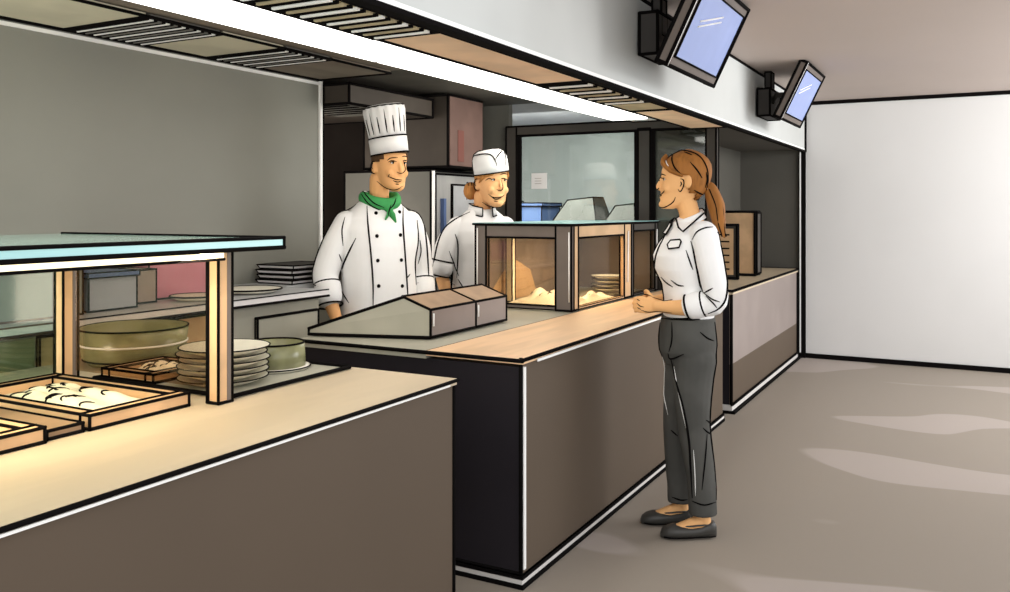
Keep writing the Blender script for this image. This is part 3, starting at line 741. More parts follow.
def head(mb, T, nose=1.0, fem=False, nz=0):
    m = 'skin'
    j = .92 if fem else 1.0
    R = [(-.03, .32, .18, .07), (0, .385, .10, .115), (.04, .41, .02, .165), (.10, .405, -.10, .205), (.17, .395, -.20, .232), (.25, .40, -.29, .255), (.33, .40, -.345, .275),
         (.42, .395, -.385, .288), (.50, .378, -.41, .295), (.57, .40, -.425, .30), (.66, .395, -.43, .302), (.76, .355, -.415, .29), (.85, .27, -.365, .255), (.92, .17, -.285, .20), (.97, .06, -.18, .125), (.995, -.02, -.09, .04)]
    rs = [(z, 0, (f+b)/2, w*(j if z < .3 else 1), (f-b)/2) for z, f, b, w in R]
    mb.rings(rs, m, n=40, p=2.15, T=T)
    # nose
    n = nose
    vs = []; prof = [(.57, .385, .020, .02), (.50, .405, .026, .026), (.43, .438, .032, .030), (.375, .468, .036, .032), (.335, .466, .042, .030), (.305, .43, .040, .026)]
    mb.tube([T(V((0, y-.01, z+nz))) for z, y, a, b in prof], [a*T.s for z, y, a, b in prof], m, n=12, rb=[b*n*T.s for z, y, a, b in prof], side=T.R @ V((1, 0, 0)))
    # lips, chin, cheeks
    mb.ball((0, .385, .205), (.095, .035, .022), m, T); mb.ball((0, .38, .165), (.08, .04, .022), m, T)
    mb.ball((0, .345, .045), (.10, .085, .075), m, T)
    for q in (-1, 1):
        mb.ball((q*.15, .29, .33), (.09, .09, .09), m, T)
        mb.ball((q*EARC[0], EARC[1], EARC[2]), (.034, .076, .122), m, T, rot=ear_rot(q))
def eyes(mb, T, bv, ez=.485):
    """eyeballs, irises and upper lids set into the head surface"""
    for q in (-1, 1):
        o = bv.ray_cast(T(V((q*.125, 2, ez))), T.R @ V((0, -1, 0)))[0]
        if o is None: continue
        f = T.R @ V((0, 1, 0)); sx = T.R @ V((1, 0, 0)); z = T.R @ V((0, 0, 1)); k = T.s
        rot = T.R.to_3x3()
        mb.ball(o-f*.006*k, (.048*k, .014*k, .020*k), 'teeth', rot=rot)
        mb.ball(o+f*.006*k, (.021*k, .011*k, .021*k), 'ink', rot=rot)
        P = [o+f*(.010*k)+sx*(q*a*k)+z*(b*k) for a, b in ((-.06, -.004), (-.03, .018), (.005, .024), (.035, .016), (.065, -.004))]
        mb.tube(crom(P, 3), .008*k, 'ink', n=6)
EARC = (.322, -.05, .45)
def ear_rot(q): return Matrix.Rotation(q*math.radians(26), 3, 'Z')
def ear_ink(mb, T):
    for q in (-1, 1):
        c = V((q*EARC[0], EARC[1], EARC[2])); r = ear_rot(q)
        mb.tube([T(c + r @ V((q*.022, -.076*math.cos(a), .122*math.sin(a)))) for a in [math.radians(-100+15*i) for i in range(15)]], .0030, 'ink', n=5)
        mb.tube([T(c + r @ V((q*.040, .0-.034*math.cos(a), .02+.060*math.sin(a)))) for a in [math.radians(-60+20*i) for i in range(8)]], .0020, 'ink', n=5)
def hand(mb, W, d, n, s, curl, sc=1.0, thumb=.5, m='skin'):
    """W wrist, d finger direction, n palm normal, s direction of the thumb side"""
    W = V(W); d = V(d).normalized(); n = V(n); n = (n-d*n.dot(d)).normalized(); s = V(s); s = (s-d*s.dot(d)-n*s.dot(n)).normalized()
    L = .088*sc
    mb.limb([W-d*.012, W+d*L*.5, W+d*L], [.026*sc, .039*sc, .039*sc], m, rb=[.019*sc, .0155*sc, .013*sc], side=s, n=14)
    for i, (o, ln, r) in enumerate(((.029, .072, .0088), (.0098, .080, .0092), (-.0096, .075, .0088), (-.028, .059, .0078))):
        p = W+d*(L-.008)+s*(o*sc); P = [p]; a = 0; sp = V(d)+s*(o*1.2)
        c = curl if not isinstance(curl, (list, tuple)) else curl[i]
        for q, (f, e) in enumerate(((.45, .45), (.32, 1.0), (.26, .8))):
            a += c*e
            P.append(P[-1]+(sp.normalized()*math.cos(a)+n*math.sin(a))*(ln*f*sc))
        mb.limb(P, [r*sc, r*.97*sc, r*.9*sc, r*.72*sc], m, n=9, k=3)
    p = W+d*(L*.25)+s*(.026*sc)
    P = [p, p+(d*.55+s*.75+n*.15).normalized()*.034*sc, p+(d*.55+s*.75+n*.15).normalized()*.034*sc+(d*.85+s*.2+n*thumb).normalized()*.032*sc]
    P.append(P[-1]+(d*.8-s*.1+n*thumb*1.3).normalized()*.024*sc)
    mb.limb(P, [.0125*sc, .0105*sc, .0098*sc, .0075*sc], m, n=9, k=3)
class HT:
    def __init__(s, o, scale, yaw=0, pitch=0, roll=0):
        s.o = V(o); s.s = scale
        s.R = Matrix.Rotation(math.radians(yaw), 3, 'Z') @ Matrix.Rotation(math.radians(pitch), 3, 'X') @ Matrix.Rotation(math.radians(roll), 3, 'Y')
    def __call__(s, p): return s.o + s.R @ (V(p)*s.s)
def hair_cap(mb, T, f, infl, m, n=64, zs=28, thick=.03):
    """scalp shell: the head surface blown out by infl, kept where y < f(z)"""
    tmp = MB()
    R = [(.06, .40, -.06, .18), (.10, .405, -.13, .205), (.17, .395, -.22, .232), (.25, .40, -.30, .255), (.33, .40, -.355, .275), (.42, .395, -.395, .288), (.50, .378, -.42, .295), (.57, .40, -.435, .30), (.66, .395, -.44, .302), (.76, .355, -.425, .29), (.85, .27, -.375, .255), (.92, .17, -.295, .20), (.97, .06, -.19, .125), (1.0, -.02, -.1, .045)]
    def ip(z):
        for a, b in zip(R, R[1:]):
            if a[0] <= z <= b[0]:
                t = (z-a[0])/(b[0]-a[0]); return [a[i]+(b[i]-a[i])*t for i in range(4)]
    grid = []
    for i in range(zs+1):
        z = .06+.94*math.sin(math.pi/2*i/zs); _, fy, by, w = ip(min(z, 1.0)); row = []
        for k in range(n):
            a = 2*math.pi*k/n; c, d = math.cos(a), math.sin(a); p = 2/2.15
            x = w*math.copysign(abs(c)**p, c); y = (fy+by)/2+(fy-by)/2*math.copysign(abs(d)**p, d)
            q = V((x, y, z)); nr = V((x/.3, (y+.02)/.42, (z-.5)/.5)).normalized()
            row.append((q+nr*infl, q+nr*(infl-thick), q))
        grid.append(row)
    vs = []; fs = []
    idx = {}
    def vid(i, k, j):
        key = (i, k % n, j)
        if key not in idx: idx[key] = len(vs); vs.append(T(grid[i][k % n][j]))
        return idx[key]
    keep = set()
    for i in range(zs):
        for k in range(n):
            c = (grid[i][k][2]+grid[i+1][(k+1) % n][2])/2
            if c.y < f(c.z, abs(c.x)): keep.add((i, k))
    for (i, k) in keep:
        fs.append([vid(i, k, 0), vid(i, k+1, 0), vid(i+1, k+1, 0), vid(i+1, k, 0)])
        fs.append([vid(i+1, k, 1), vid(i+1, k+1, 1), vid(i, k+1, 1), vid(i, k, 1)])
        for (di, dk, e) in ((-1, 0, ((i, k), (i, k+1))), (1, 0, ((i+1, k+1), (i+1, k))), (0, 1, ((i, k+1), (i+1, k+1))), (0, -1, ((i+1, k), (i, k)))):
            if (i+di, (k+dk) % n) not in keep:
                (a, b), (c, d) = e
                fs.append([vid(c, d, 0), vid(a, b, 0), vid(a, b, 1), vid(c, d, 1)])
    if 1:
        top = [vid(zs, k, 0) for k in range(n)]; fs.append(top)
    mb.add(vs, fs, m, True)
    return vs, fs

def person_root(P, mb, name='person'):
    o = mb.build(name, origin=(0, 0, 0)); o.location = P.loc; o.rotation_euler = (0, 0, P.rz); o.scale = (P.k,)*3; o['_o'] = [0, 0, 0]
    return o
def legs_shoes(mb, feet, hip, knee=.48, sc=1.0, skin='skin'):
    for (fx, fy) in feet:
        q = 1 if fx > 0 else -1
        mb.limb([(q*hip, 0, .88*sc), ((q*hip+fx)/2, fy*.4+.01, knee*sc), (fx, fy-.015, .09)], [.075, .05, .034], skin, n=12)
        mb.limb([(fx, fy-.02, .07), (fx, fy+.05, .050), (fx, fy+.13, .030)], [.032, .032, .026], skin, n=12, rb=[.034, .024, .015], side=(1, 0, 0))
def shoe(root, feet, m, ln=.25, opening=True, heel=.055):
    for (fx, fy) in feet:
        B = MB(); y0 = fy-.075; R = []
        for t, w, h in ((0, .012, .045), (.04, .028, heel+.01), (.15, .036, heel+.012), (.3, .038, heel*.95), (.45, .041, heel*.86), (.6, .045, heel*.92), (.75, .046, .052), (.88, .039, .044), (.96, .026, .034), (1.0, .008, .018)):
            R.append((y0+t*ln, w, h))
        n = 20; vs = []; fs = []
        for (y, w, h) in R:
            for k in range(n):
                a = 2*math.pi*k/n; c, d = math.cos(a), math.sin(a)
                vs.append((fx+w*math.copysign(abs(c)**.8, c), y, .004+h/2+h/2*math.copysign(abs(d)**.7, d)))
        for i in range(len(R)-1):
            for k in range(n): fs.append((i*n+k, i*n+(k+1) % n, (i+1)*n+(k+1) % n, (i+1)*n+k))
        fs += [tuple(range(n)), tuple((len(R)-1)*n+k for k in range(n))]
        B.add(vs, fs, m, True)
        for q in (-1, 1):
            B.tube([(fx+q*(w+.001), y, .012) for (y, w, h) in R[1:-1]], .003, 'ink', n=5)
        if opening:
            pts = [(fx+.034*math.cos(a), fy+.015+.072*math.sin(a), heel+.006-.010*max(0, math.sin(a))) for a in [2*math.pi*k/24 for k in range(24)]]
            B.tube(pts, .004, m, n=6, close=True)
        B.build('shoe', root)
def trousers(feet, hip, waist, m, rw, sc=1.0, knee=.48, hem=.10, rl=(.092, .066, .064)):
    B = MB()
    B.rings([(hip_z, 0, cy, rx, ry) for hip_z, cy, rx, ry in waist], m, n=32, p=2.2)
    for (fx, fy) in feet:
        q = 1 if fx > 0 else -1
        B.tube([(fx, fy-.012, hem+.14), (fx, fy-.014, hem+.05), (fx, fy-.016, hem)], [rl[2]*.98, rl[2]*.99, rl[2]*1.0], m, n=18)
        B.limb([(q*hip, 0, waist[0][0]+.03), (q*hip*1.0, .01, .66*sc), ((q*hip+fx)/2, fy*.5+.015, knee), (fx, fy-.005, .28), (fx, fy-.015, hem+.06)], [rl[0], rl[0]*.93, rl[1], rl[2], rl[2]*.97], m, n=18, k=4)
    return B

# ================================================================= the woman
P = Person(3.79, 1.115, 121)
T = HT((0, .03, 1.430), .252, yaw=-12, pitch=2)
FEET = [(-.085, -.018), (.085, .034)]
B = MB(); head(B, T, fem=True)
B.limb([(0, -.012, 1.34), (0, .004, 1.41), (0, .022, 1.47)], [.060, .045, .047], 'skin', n=16)
B.rings([(.95, 0, 0, .13, .085), (1.1, 0, .0, .125, .085), (1.22, 0, .01, .14, .09), (1.31, 0, 0, .135, .075), (1.36, 0, 0, .08, .055)], 'skin', n=24)
WL, WR = V((-.06, .160, 1.000)), V((.062, .155, 1.008))
ARM_L = [(-.155, -.02, 1.315), (-.196, -.04, 1.17), (-.197, -.058, 1.035), (-.14, .055, 1.003), WL]
ARM_R = [(.155, -.02, 1.315), (.198, -.045, 1.17), (.195, -.06, 1.03), (.135, .055, 1.008), WR]
for A in (ARM_L, ARM_R):
    B.limb(A, [.05, .042, .038, .036, .025], 'skin', n=14)
hand(B, WL, (.5, .85, .02), (.6, -.6, -.2), (0, .15, 1), [.6, .65, .7, .75], .93, 1.2)
hand(B, WR, (-.5, .84, -.05), (-.7, -.5, .1), (.1, .2, 1), [1.0, 1.05, 1.05, 1.0], .9, 1.3)
legs_shoes(B, FEET, .085)
body = union(B, .0046, 2); bv = bvh_of(body)
B = MB(); B.add(*body, 'skin_c', True)
eyes(B, T, bv)
LN = .0026
for L in ([(657.5,175.8),(661,174),(666,175.4)], [(657.6,179.6),(660,177.8),(663.5,178.6)], [(658.5,180.4),(660,180.8)],            # brow, lid
          [(655.2,188.2),(657.5,189.3),(659,187.9)],                                                     # nostril
          [(656.5,194.2),(660,194.8),(663,192.8),(664.5,190.5)], [(658,195.8),(660,196.2),(662,194.8)], [(657.5,201),(659.5,201.3)],  # mouth
          [(657,205.5),(663,207.5),(669,205),(673.5,201.5),(675.5,197)],
          [(680.2,178.8),(683,179.5),(684.2,183),(682.5,188.5),(680,191.5),(678,189)], [(680.5,181.5),(681.5,184),(680,186.5)]):
    P.draw(B, bv, L, LN)
# knuckle lines on the clasped hands
for L in ([(637,303),(640,306),(644,307)], [(637.5,307.5),(641,309.5)], [(637,299),(640,301)], [(640,296),(646,294.5),(652,296.5)], [(641,310),(648,312),(658,311.5),(672,313)], [(652,297),(664,301),(680,298)]):
    P.draw(B, bv, L, .0022)
woman = person_root(P, B)
tag(woman, 'woman with a ponytail, white shirt and grey trousers talking across the counter', 'person')
# trousers
B = trousers(FEET, .083, [(.74, .012, .10, .10), (.80, .012, .165, .118), (.86, .010, .170, .12), (.92, .010, .160, .115), (.952, .008, .155, .112)], 'trouser', 0, rl=(.090, .068, .062))
tr_ = union(B, .007, 3); tb = bvh_of(tr_)
B = MB(); B.add(*tr_, 'trouser', True)
for L in ([(657,318),(676,319.5),(695,320),(713,317)], [(672,322),(672,340),(669,352)], [(671,358),(676,380),(684,410),(689,440),(691,470),(692.5,498)], [(668,353),(671,359),(684,354)],
          [(700,332),(707,338),(714,341)], [(703,428),(709,433),(716,434)], [(706,420),(712,424),(717,425)], [(671,430),(678,436),(688,441)], [(707,434),(705,460),(702,490)],
          [(657,322),(657,350),(660,385),(666,415),(672,440),(673,470),(672,497)], [(672,497),(681,500),(690,499)], [(692,501),(704,505),(716,502)],
          [(714.5,322),(716.5,345),(715,380),(713,405),(717,430),(718.5,460),(716,500)]):
    P.draw(B, tb, L, .0048 if len(L) > 4 else .0036)
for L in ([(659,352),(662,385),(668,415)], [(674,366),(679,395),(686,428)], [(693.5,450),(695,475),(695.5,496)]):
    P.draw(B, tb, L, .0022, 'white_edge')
B.build('trousers', woman)
# shirt
B = MB()
B.rings([(.935, 0, .008, .146, .104), (.965, 0, .007, .150, .108), (1.02, 0, 0, .150, .108), (1.09, 0, .006, .152, .112), (1.16, 0, .022, .163, .130), (1.22, 0, .024, .168, .136), (1.27, 0, .012, .168, .122), (1.315, 0, 0, .160, .098), (1.345, 0, -.004, .125, .08), (1.362, 0, -.002, .085, .066), (1.37, 0, .0, .066, .058)], 'shirt_white', n=40, p=2.15)
for A, q in ((ARM_L, -1), (ARM_R, 1)):
    a = [V(A[0]), V(A[1]), V(A[2]), V(A[2])*.45+V(A[3])*.55]
    B.limb(a, [.060, .055, .050, .050], 'shirt_white', n=18)
sh = union(B, .006, 3); sb = bvh_of(sh)
B = MB(); B.add(*sh, 'shirt_white', True)
for L in ([(668,222),(660,236),(653,252),(650.5,265),(652,282),(656,300),(657,309)], [(671,226),(663,240),(657.5,252),(655,265),(657,283),(660.5,300),(661,310)],
          [(692,240),(697,232),(705,228),(713,227)], [(691,241),(694,252),(697,268),(700,285),(704,293)], [(686,250),(690,262),(693,270)],
          [(661,277),(667,283),(673,287)], [(671,280),(678,285),(684,286)],
          [(704,293),(713,288)], [(703,292),(712,299),(720,302)], [(706,296),(713,303),(717,308)],
          [(717,232),(723,245),(726,265),(727,285),(725,300),(718,309),(708,313.5)], [(659,317),(675,318.5),(690,318),(706,314)]):
    P.draw(B, sb, L, .0046 if len(L) > 4 else .0034)
B.build('shirt', woman)
# rolled cuff
B = MB(); a, b = V(ARM_L[2])*.50+V(ARM_L[3])*.50, V(ARM_L[2])*.28+V(ARM_L[3])*.72
B.limb([a, b], [.056, .057], 'shirt_white', n=20, k=2)
for q in (a, b):
    d = (b-a).normalized(); e = d.orthogonal().normalized(); f = d.cross(e)
    q = q + (d*.028 if q is b else -d*.012)
    B.tube([q+(e*math.cos(w)+f*math.sin(w))*.052 for w in [2*math.pi*k/24 for k in range(24)]], .0045, 'ink', n=6, close=True)
B.build('cuff', woman)
a, b = V(ARM_R[2])*.50+V(ARM_R[3])*.50, V(ARM_R[2])*.28+V(ARM_R[3])*.72
B = MB(); B.limb([a, b], [.056, .057], 'shirt_white', n=20, k=2); B.build('cuff', woman)
# collar
B = MB()
B.rings([(1.355, 0, .004, .076, .074), (1.37, 0, .008, .072, .071), (1.385, 0, .010, .067, .067), (1.392, 0, .012, .064, .064)], 'shirt_white', n=28, T=lambda p: V((p.x, p.y, p.z-.42*(p.y-.01))))
cb = BVHTree.FromPolygons([tuple(p) for p in B.v]+[tuple(p) for p in sh[0]], B.f+[[i+len(B.v) for i in f] for f in sh[1]])
P.patch(B, cb, [(677,221),(688,214),(699,206),(703,213),(694,222),(684,233.5),(680,229)], 'shirt_white', .012, .0042)
P.patch(B, cb, [(672,215),(669,221),(666,227),(664,234),(668,236),(672,229),(674,222)], 'shirt_white', .012, .0042)
B.build('collar', woman)
B = MB(); P.patch(B, sb, [(669,245.5),(672,241.5),(681,240.5),(682,242.5),(680,248),(670,249.5)], 'white_edge', .010, .0038); B.build('name_badge', woman)
# hair
def fw(z, x):
    if z > .80: return .60
    if z > .54: return .10+(z-.54)/.26*.30 + (.05 if x < .12 and z > .76 else 0)
    if z > .27: return -.075
    return -.19 if z > .11 else -2
B = MB(); hv = hair_cap(B, T, fw, .034, 'hair_brown')
hb = BVHTree.FromPolygons([tuple(p) for p in hv[0]], [list(f) for f in hv[1]])
# swept fringe
B.limb([T(V(p)) for p in ((-.02, .33, .90), (-.14, .38, .78), (-.25, .26, .64), (-.325, .06, .55))], [.012, .018, .016, .010], 'hair_brown', n=10, rb=[.007, .010, .009, .006])
B.limb([T(V(p)) for p in ((.02, .33, .90), (.14, .38, .78), (.25, .26, .64), (.325, .06, .55))], [.012, .018, .016, .010], 'hair_brown', n=10, rb=[.007, .010, .009, .006])
for L in ([(673,153.5),(672,160),(675,168),(681,174)], [(684,152),(692,155)], [(690,162),(697,170),(702,178)], [(706,172),(707,180),(705,188)], [(694,190),(699,193),(704,195)],
          [(663,156),(670,152),(682,150.5),(694,153),(702,159),(707,169),(708,181),(706,190)], [(685,195),(692,199),(701,200)]):
    P.draw(B, hb, L, .0036)
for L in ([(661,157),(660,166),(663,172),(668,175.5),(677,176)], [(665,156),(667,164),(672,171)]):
    P.draw(B, hb, L, .0030, 'white_edge')  # hair highlights drawn as white strands
B.build('hair', woman)
tie = T(V((0, -.42, .365)))
pony = [T(V(p)) for p in ((0, -.36, .42), (0, -.45, .34), (0, -.56, .06), (0, -.62, -.22), (0, -.72, -.48))]
PX = [P.M.inverted() @ atx(0, 0, 1)]
B = MB(); B.limb(pony, [.018, .030, .038, .030, .006], 'hair_brown', n=14)
for q in (-1, 1):
    B.tube(crom([p+V((q*-.031*s_, .012*q, 0)) for p, s_ in zip(pony[1:], (.9, 1.1, .8, .2))], 4), .003, 'ink', n=5)
B.tube(crom([p+V((-.026*s_, -.018*s_, 0)) for p, s_ in zip(pony[1:], (.9, 1.1, .8, .2))], 4), .0026, 'ink', n=5)
B.build('ponytail', woman)
B = MB(); d = (pony[1]-pony[0]).normalized(); e = d.orthogonal().normalized(); f = d.cross(e)
B.tube([tie+(e*math.cos(w)+f*math.sin(w))*.020 for w in [2*math.pi*k/20 for k in range(20)]], .006, 'white_edge', n=8, close=True); B.build('hair_tie', woman)
shoe(woman, FEET, 'shoe', .245)

# ================================================================= the chef
def cook(P, T, nz, rings, arms, feet, scz=1.0):
    B = MB(); head(B, T, nz=nz)
    z0 = T.o.z
    B.limb([(0, -.01, z0-.10), (0, .0, z0-.02), (0, .01, z0+.06)], [.064, .054, .056], 'skin', n=16)
    B.rings([(z, 0, 0, rx*.86, ry*.86) for z, rx, ry in rings], 'skin', n=24)
    for A, q in zip(arms, (-1, 1)):
        B.limb(A, [.058, .050, .045, .042, .031], 'skin', n=14)
        hand(B, A[-1], (0, .35, -.94), (-q*.9, .25, .1), (-q*.25, .9, .35), .35, 1.05, .35)
    legs_shoes(B, feet, .1, sc=scz)
    v = union(B, .0052, 2)
    return v
P = Person(3.90, 2.90, 239)
T = HT((-.042, .055, 1.528), .275, yaw=5, pitch=0, roll=0)
RG = [(.82, .220, .150), (.95, .212, .145), (1.08, .210, .145), (1.22, .222, .150), (1.31, .225, .142), (1.38, .20, .122), (1.43, .15, .10), (1.475, .10, .082)]
ARMS = [[(-.185, -.005, 1.345), (-.235, -.01, 1.22), (-.262, -.02, 1.08), (-.258, .02, .96), (-.245, .06, .845)],
        [(.185, -.005, 1.345), (.25, -.01, 1.22), (.298, -.02, 1.08), (.298, .03, .96), (.278, .09, .845)]]
FEET = [(-.11, 0), (.11, .02)]
body = cook(P, T, .02, RG, ARMS, FEET); bv = bvh_of(body)
B = MB(); B.add(*body, 'skin', True); eyes(B, T, bv, .53); ear_ink(B, T)
LN = .0028
for L in ([(387.3,160.5),(390.8,158),(397.9,157.6)], [(401.9,156.7),(405,156.2),(408,157.2)], [(388.5,162.1),(392,160.6),(396.7,161.6)], [(402.5,160.9),(405,160.3),(406.8,161.2)],
          [(403.2,161),(404.8,166.8),(404.8,171),(401,173.2),(396.7,172)], [(388.5,176.3),(392,178),(396.7,179.6),(402,179.8)], [(393,180.5),(397.5,182),(401.5,180.8)], [(389.5,174),(388,177)],
          [(395.5,184),(399,184.3)], [(376.6,181),(382.6,185.7),(389.6,189.2),(396.7,189.5),(402.6,186)]):
    P.draw(B, bv, L, LN)
chef = person_root(P, B)
tag(chef, 'cook in a tall white chef hat and green neckerchief', 'person')
def jacket(P, rings, arms, frac, sr, voxel=.0068, n=44):
    B = MB(); B.rings([(z, 0, 0, rx, ry) for z, rx, ry in rings], 'cloth_white', n=n, p=2.25)
    for A in arms:
        a = [V(A[0]), V(A[1]), V(A[2])] + ([V(A[2])*(1-frac)+V(A[3])*frac] if frac > 0 else [])
        B.limb(a, sr[:len(a)], 'cloth_white', n=20)
    return union(B, voxel, 3)
jk = jacket(P, RG, ARMS, .75, [.072, .073, .070, .066]); jb = bvh_of(jk)
B = MB(); B.add(*jk, 'cloth_white', True)
for L in ([(367,206),(368,225),(371,255),(373,285),(373,311)], [(403,203),(403,225),(405,255),(407,285),(408,303)],
          [(329,208),(321,222),(316,245),(312,270),(310,283)], [(352,200),(340,204),(329,209)], [(404,201),(414,206),(422,218),(426,240),(428,265),(429,283)],
          [(345,217),(342,230),(343,246)], [(356,238),(349,252),(342,268),(338,284)], [(339,254),(342,262)], [(338,284),(344,295),(349,303)], [(338,284),(337,300),(336,314)],
          [(417,220),(418,240),(415,262),(416,285)], [(420,240),(421,252),(418,264)], [(406,279),(410,274)], [(309,283),(322,287),(338,286)], [(417,283),(429,282)]):
    P.draw(B, jb, L, .0050 if len(L) > 3 else .0036)
for px, ys in ((376, (213,236,260.5,286)), (399.5, (212,235,260,286))):
    for i, py in enumerate(ys):
        h, nn = P.hit(jb, px+i*.9, py, 0); B.ball(h, .0105, 'ink', n=10)
B.build('jacket', chef)
B = MB(); A = ARMS[1]
for A in ARMS:
    a, b = V(A[2])*.42+V(A[3])*.58, V(A[2])*.02+V(A[3])*.98
    B = MB(); B.limb([a, b], [.0715, .070], 'cloth_white', n=20, k=2)
    d = (b-a).normalized(); e = d.orthogonal().normalized(); f = d.cross(e)
    for q in (a-d*.02, b+d*.052):
        B.tube([q+(e*math.cos(w)+f*math.sin(w))*.066 for w in [2*math.pi*k/24 for k in range(24)]], .0052, 'ink', n=6, close=True)
    B.build('cuff', chef)
# neckerchief
B = MB(); z = 1.475
pts = []
for k in range(28):
    w = 2*math.pi*k/28; pts.append(V((.092*math.cos(w), .012+.092*math.sin(w), z+.012-.035*max(0, math.sin(w)))))
B.tube(pts, .034, 'green', n=12, rb=.026, side=(0, 0, 1), close=True)
kn = T.R @ V((0, .115, 0)); kn.z = z-.045
B.ball(kn, (.026, .022, .024), 'green')
for sx, l in ((-.022, .075), (.016, .06)):
    B.limb([kn, kn+V((sx*.6, .014, -l*.5)), kn+V((sx*1.5, .012, -l))], [.012, .019, .007], 'green', n=10, rb=[.01, .008, .005])
ngb = BVHTree.FromPolygons([tuple(p) for p in B.v], B.f)
for L in ([(360,186),(366,195),(374,203),(384,207.5)], [(360,192),(368,203),(378,209),(387,211)], [(367,185),(372,193),(380,200),(386,203)], [(391,205),(389,211),(388,216)], [(396,198),(394,204),(390,209)]):
    P.draw(B, ngb, L, .0036)
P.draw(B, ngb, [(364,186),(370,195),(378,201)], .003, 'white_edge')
B.build('neckerchief', chef)
def fm(z, x):
    if z > .62: return .45 if z > .72 else .22
    if z > .55: return .10
    if z > .30: return -.11
    return -.2 if z > .12 else -2
B = MB(); hair_cap(B, T, fm, .032, 'hair_dark'); B.build('hair', chef)
# tall hat: band and pleated crown
TH = HT(T(V((0, -.015, .73))), T.s, yaw=5, pitch=3, roll=7)
B = MB(); B.rings([(0, 0, 0, .352, .455), (.33, 0, 0, .358, .46)], 'cloth_white', n=48, T=TH)
for z in (0, .33):
    B.tube([TH(V((.356*math.cos(w), .459*math.sin(w), z))) for w in [2*math.pi*k/48 for k in range(48)]], .0042, 'ink', n=6, close=True)
B.build('hat_band', chef)
B = MB(); vs, fs = [], []; n = 96
prof = [(.33, .345, .445), (.5, .36, .455), (.7, .385, .475), (.85, .40, .485), (.925, .39, .475), (.965, .34, .42), (.98, .2, .26), (.985, .02, .03)]
for z, rx, ry in prof:
    for k in range(n):
        w = 2*math.pi*k/n; q = 1+.022*math.cos(w*16)*(1 if z < .95 else .4)
        vs.append(TH(V((rx*q*math.cos(w), ry*q*math.sin(w), z))))
for i in range(len(prof)-1):
    for k in range(n): fs.append((i*n+k, i*n+(k+1) % n, (i+1)*n+(k+1) % n, (i+1)*n+k))
fs += [tuple(range(n)), tuple((len(prof)-1)*n+k for k in range(n))]
B.add(vs, fs, 'cloth_white', True)
for k in range(16):
    w = 2*math.pi*(k+.5)/16; z1 = .72 if k % 2 else .86
    B.tube([TH(V((rx*.985*math.cos(w), ry*.985*math.sin(w), z))) for z, rx, ry in ((.4, .352, .449), (.55, .368, .462), (z1, .39, .478))], [.002, .0042, .002], 'ink', n=5)
B.tube([TH(V((.386*math.cos(w), .47*math.sin(w), .935))) for w in [2*math.pi*k/48 for k in range(48)]], .004, 'ink', n=6, close=True)
B.build('hat_crown', chef)
B = trousers(FEET, .1, [(.74, 0, .11, .11), (.82, 0, .185, .13), (.9, 0, .185, .13), (.98, 0, .18, .125)], 'trouser_dark', 0)
v = union(B, .012, 2); B = MB(); B.add(*v, 'trouser_dark', True); B.build('trousers', chef)
shoe(chef, FEET, 'shoe', .29, False, .07)

# ================================================================= the second cook
P = Person(5.003, 2.88, 232, 1.0)
T = HT((-.046, .065, 1.448), .308, yaw=3, pitch=0)
RG = [(.82, .205, .150), (.95, .195, .142), (1.08, .192, .140), (1.20, .205, .150), (1.28, .208, .138), (1.345, .185, .115), (1.39, .135, .09), (1.425, .09, .075)]
ARMS = [[(-.17, -.005, 1.31), (-.235, -.01, 1.19), (-.275, -.02, 1.04), (-.265, .0, .93), (-.25, .02, .83)],
        [(.17, -.005, 1.31), (.245, -.01, 1.19), (.275, -.02, 1.04), (.265, .0, .93), (.25, .02, .83)]]
FEET = [(-.1, .02), (.1, 0)]
body = cook(P, T, .02, RG, ARMS, FEET); bv = bvh_of(body)
B = MB(); B.add(*body, 'skin_b', True); eyes(B, T, bv, .54); ear_ink(B, T)
for L in ([(484,177),(488,174.9),(493,175)], [(500,174.8),(504,173.6),(507.5,174.6)], [(485.5,180.5),(489,178.4),(493,179.6)], [(500.5,179.3),(503,178.3),(506,179)],
          [(501,180),(502.5,185),(502.5,188.8),(500,190.6),(496.5,189.4)], [(488.5,194),(492,196.8),(497,197.8),(502,196.6),(504.5,194.6)], [(491.5,196.8),(496,199.4),(501,197.8)], [(494,201),(498,201.3)],
          [(482,202),(488,205.8),(495,207.5),(501,206.5),(505.5,201)]):
    P.draw(B, bv, L, LN+.0004)
cook2 = person_root(P, B)
tag(cook2, 'cook in a low white paper cap and short-sleeved white tunic', 'person')
jk = jacket(P, RG, ARMS, .0, [.068, .072, .072]); jb = bvh_of(jk)
B = MB(); B.add(*jk, 'cloth_white', True)
for L in ([(470,212),(456,219),(445,228),(438,243),(434,262),(431.5,278)], [(455,234),(458,244),(458,262),(457,278)], [(449,251),(454,264),(459,276)], [(458,279),(463,287),(466,291)], [(431,281),(442,285.5),(455,285)],
          [(508,214),(517,219),(528,222)]):
    P.draw(B, jb, L, .0052 if len(L) > 3 else .004)
B.build('tunic', cook2)
for A in ARMS:
    a, b = V(A[1])*.16+V(A[2])*.84, V(A[2])*.98+V(A[1])*.02
    B = MB(); B.limb([a, b], [.077, .076], 'cloth_white', n=20, k=2)
    d = (b-a).normalized(); e = d.orthogonal().normalized(); f = d.cross(e)
    for q in (a-d*.025, b+d*.052):
        B.tube([q+(e*math.cos(w)+f*math.sin(w))*.073 for w in [2*math.pi*k/24 for k in range(24)]], .0052, 'ink', n=6, close=True)
    B.build('cuff', cook2)
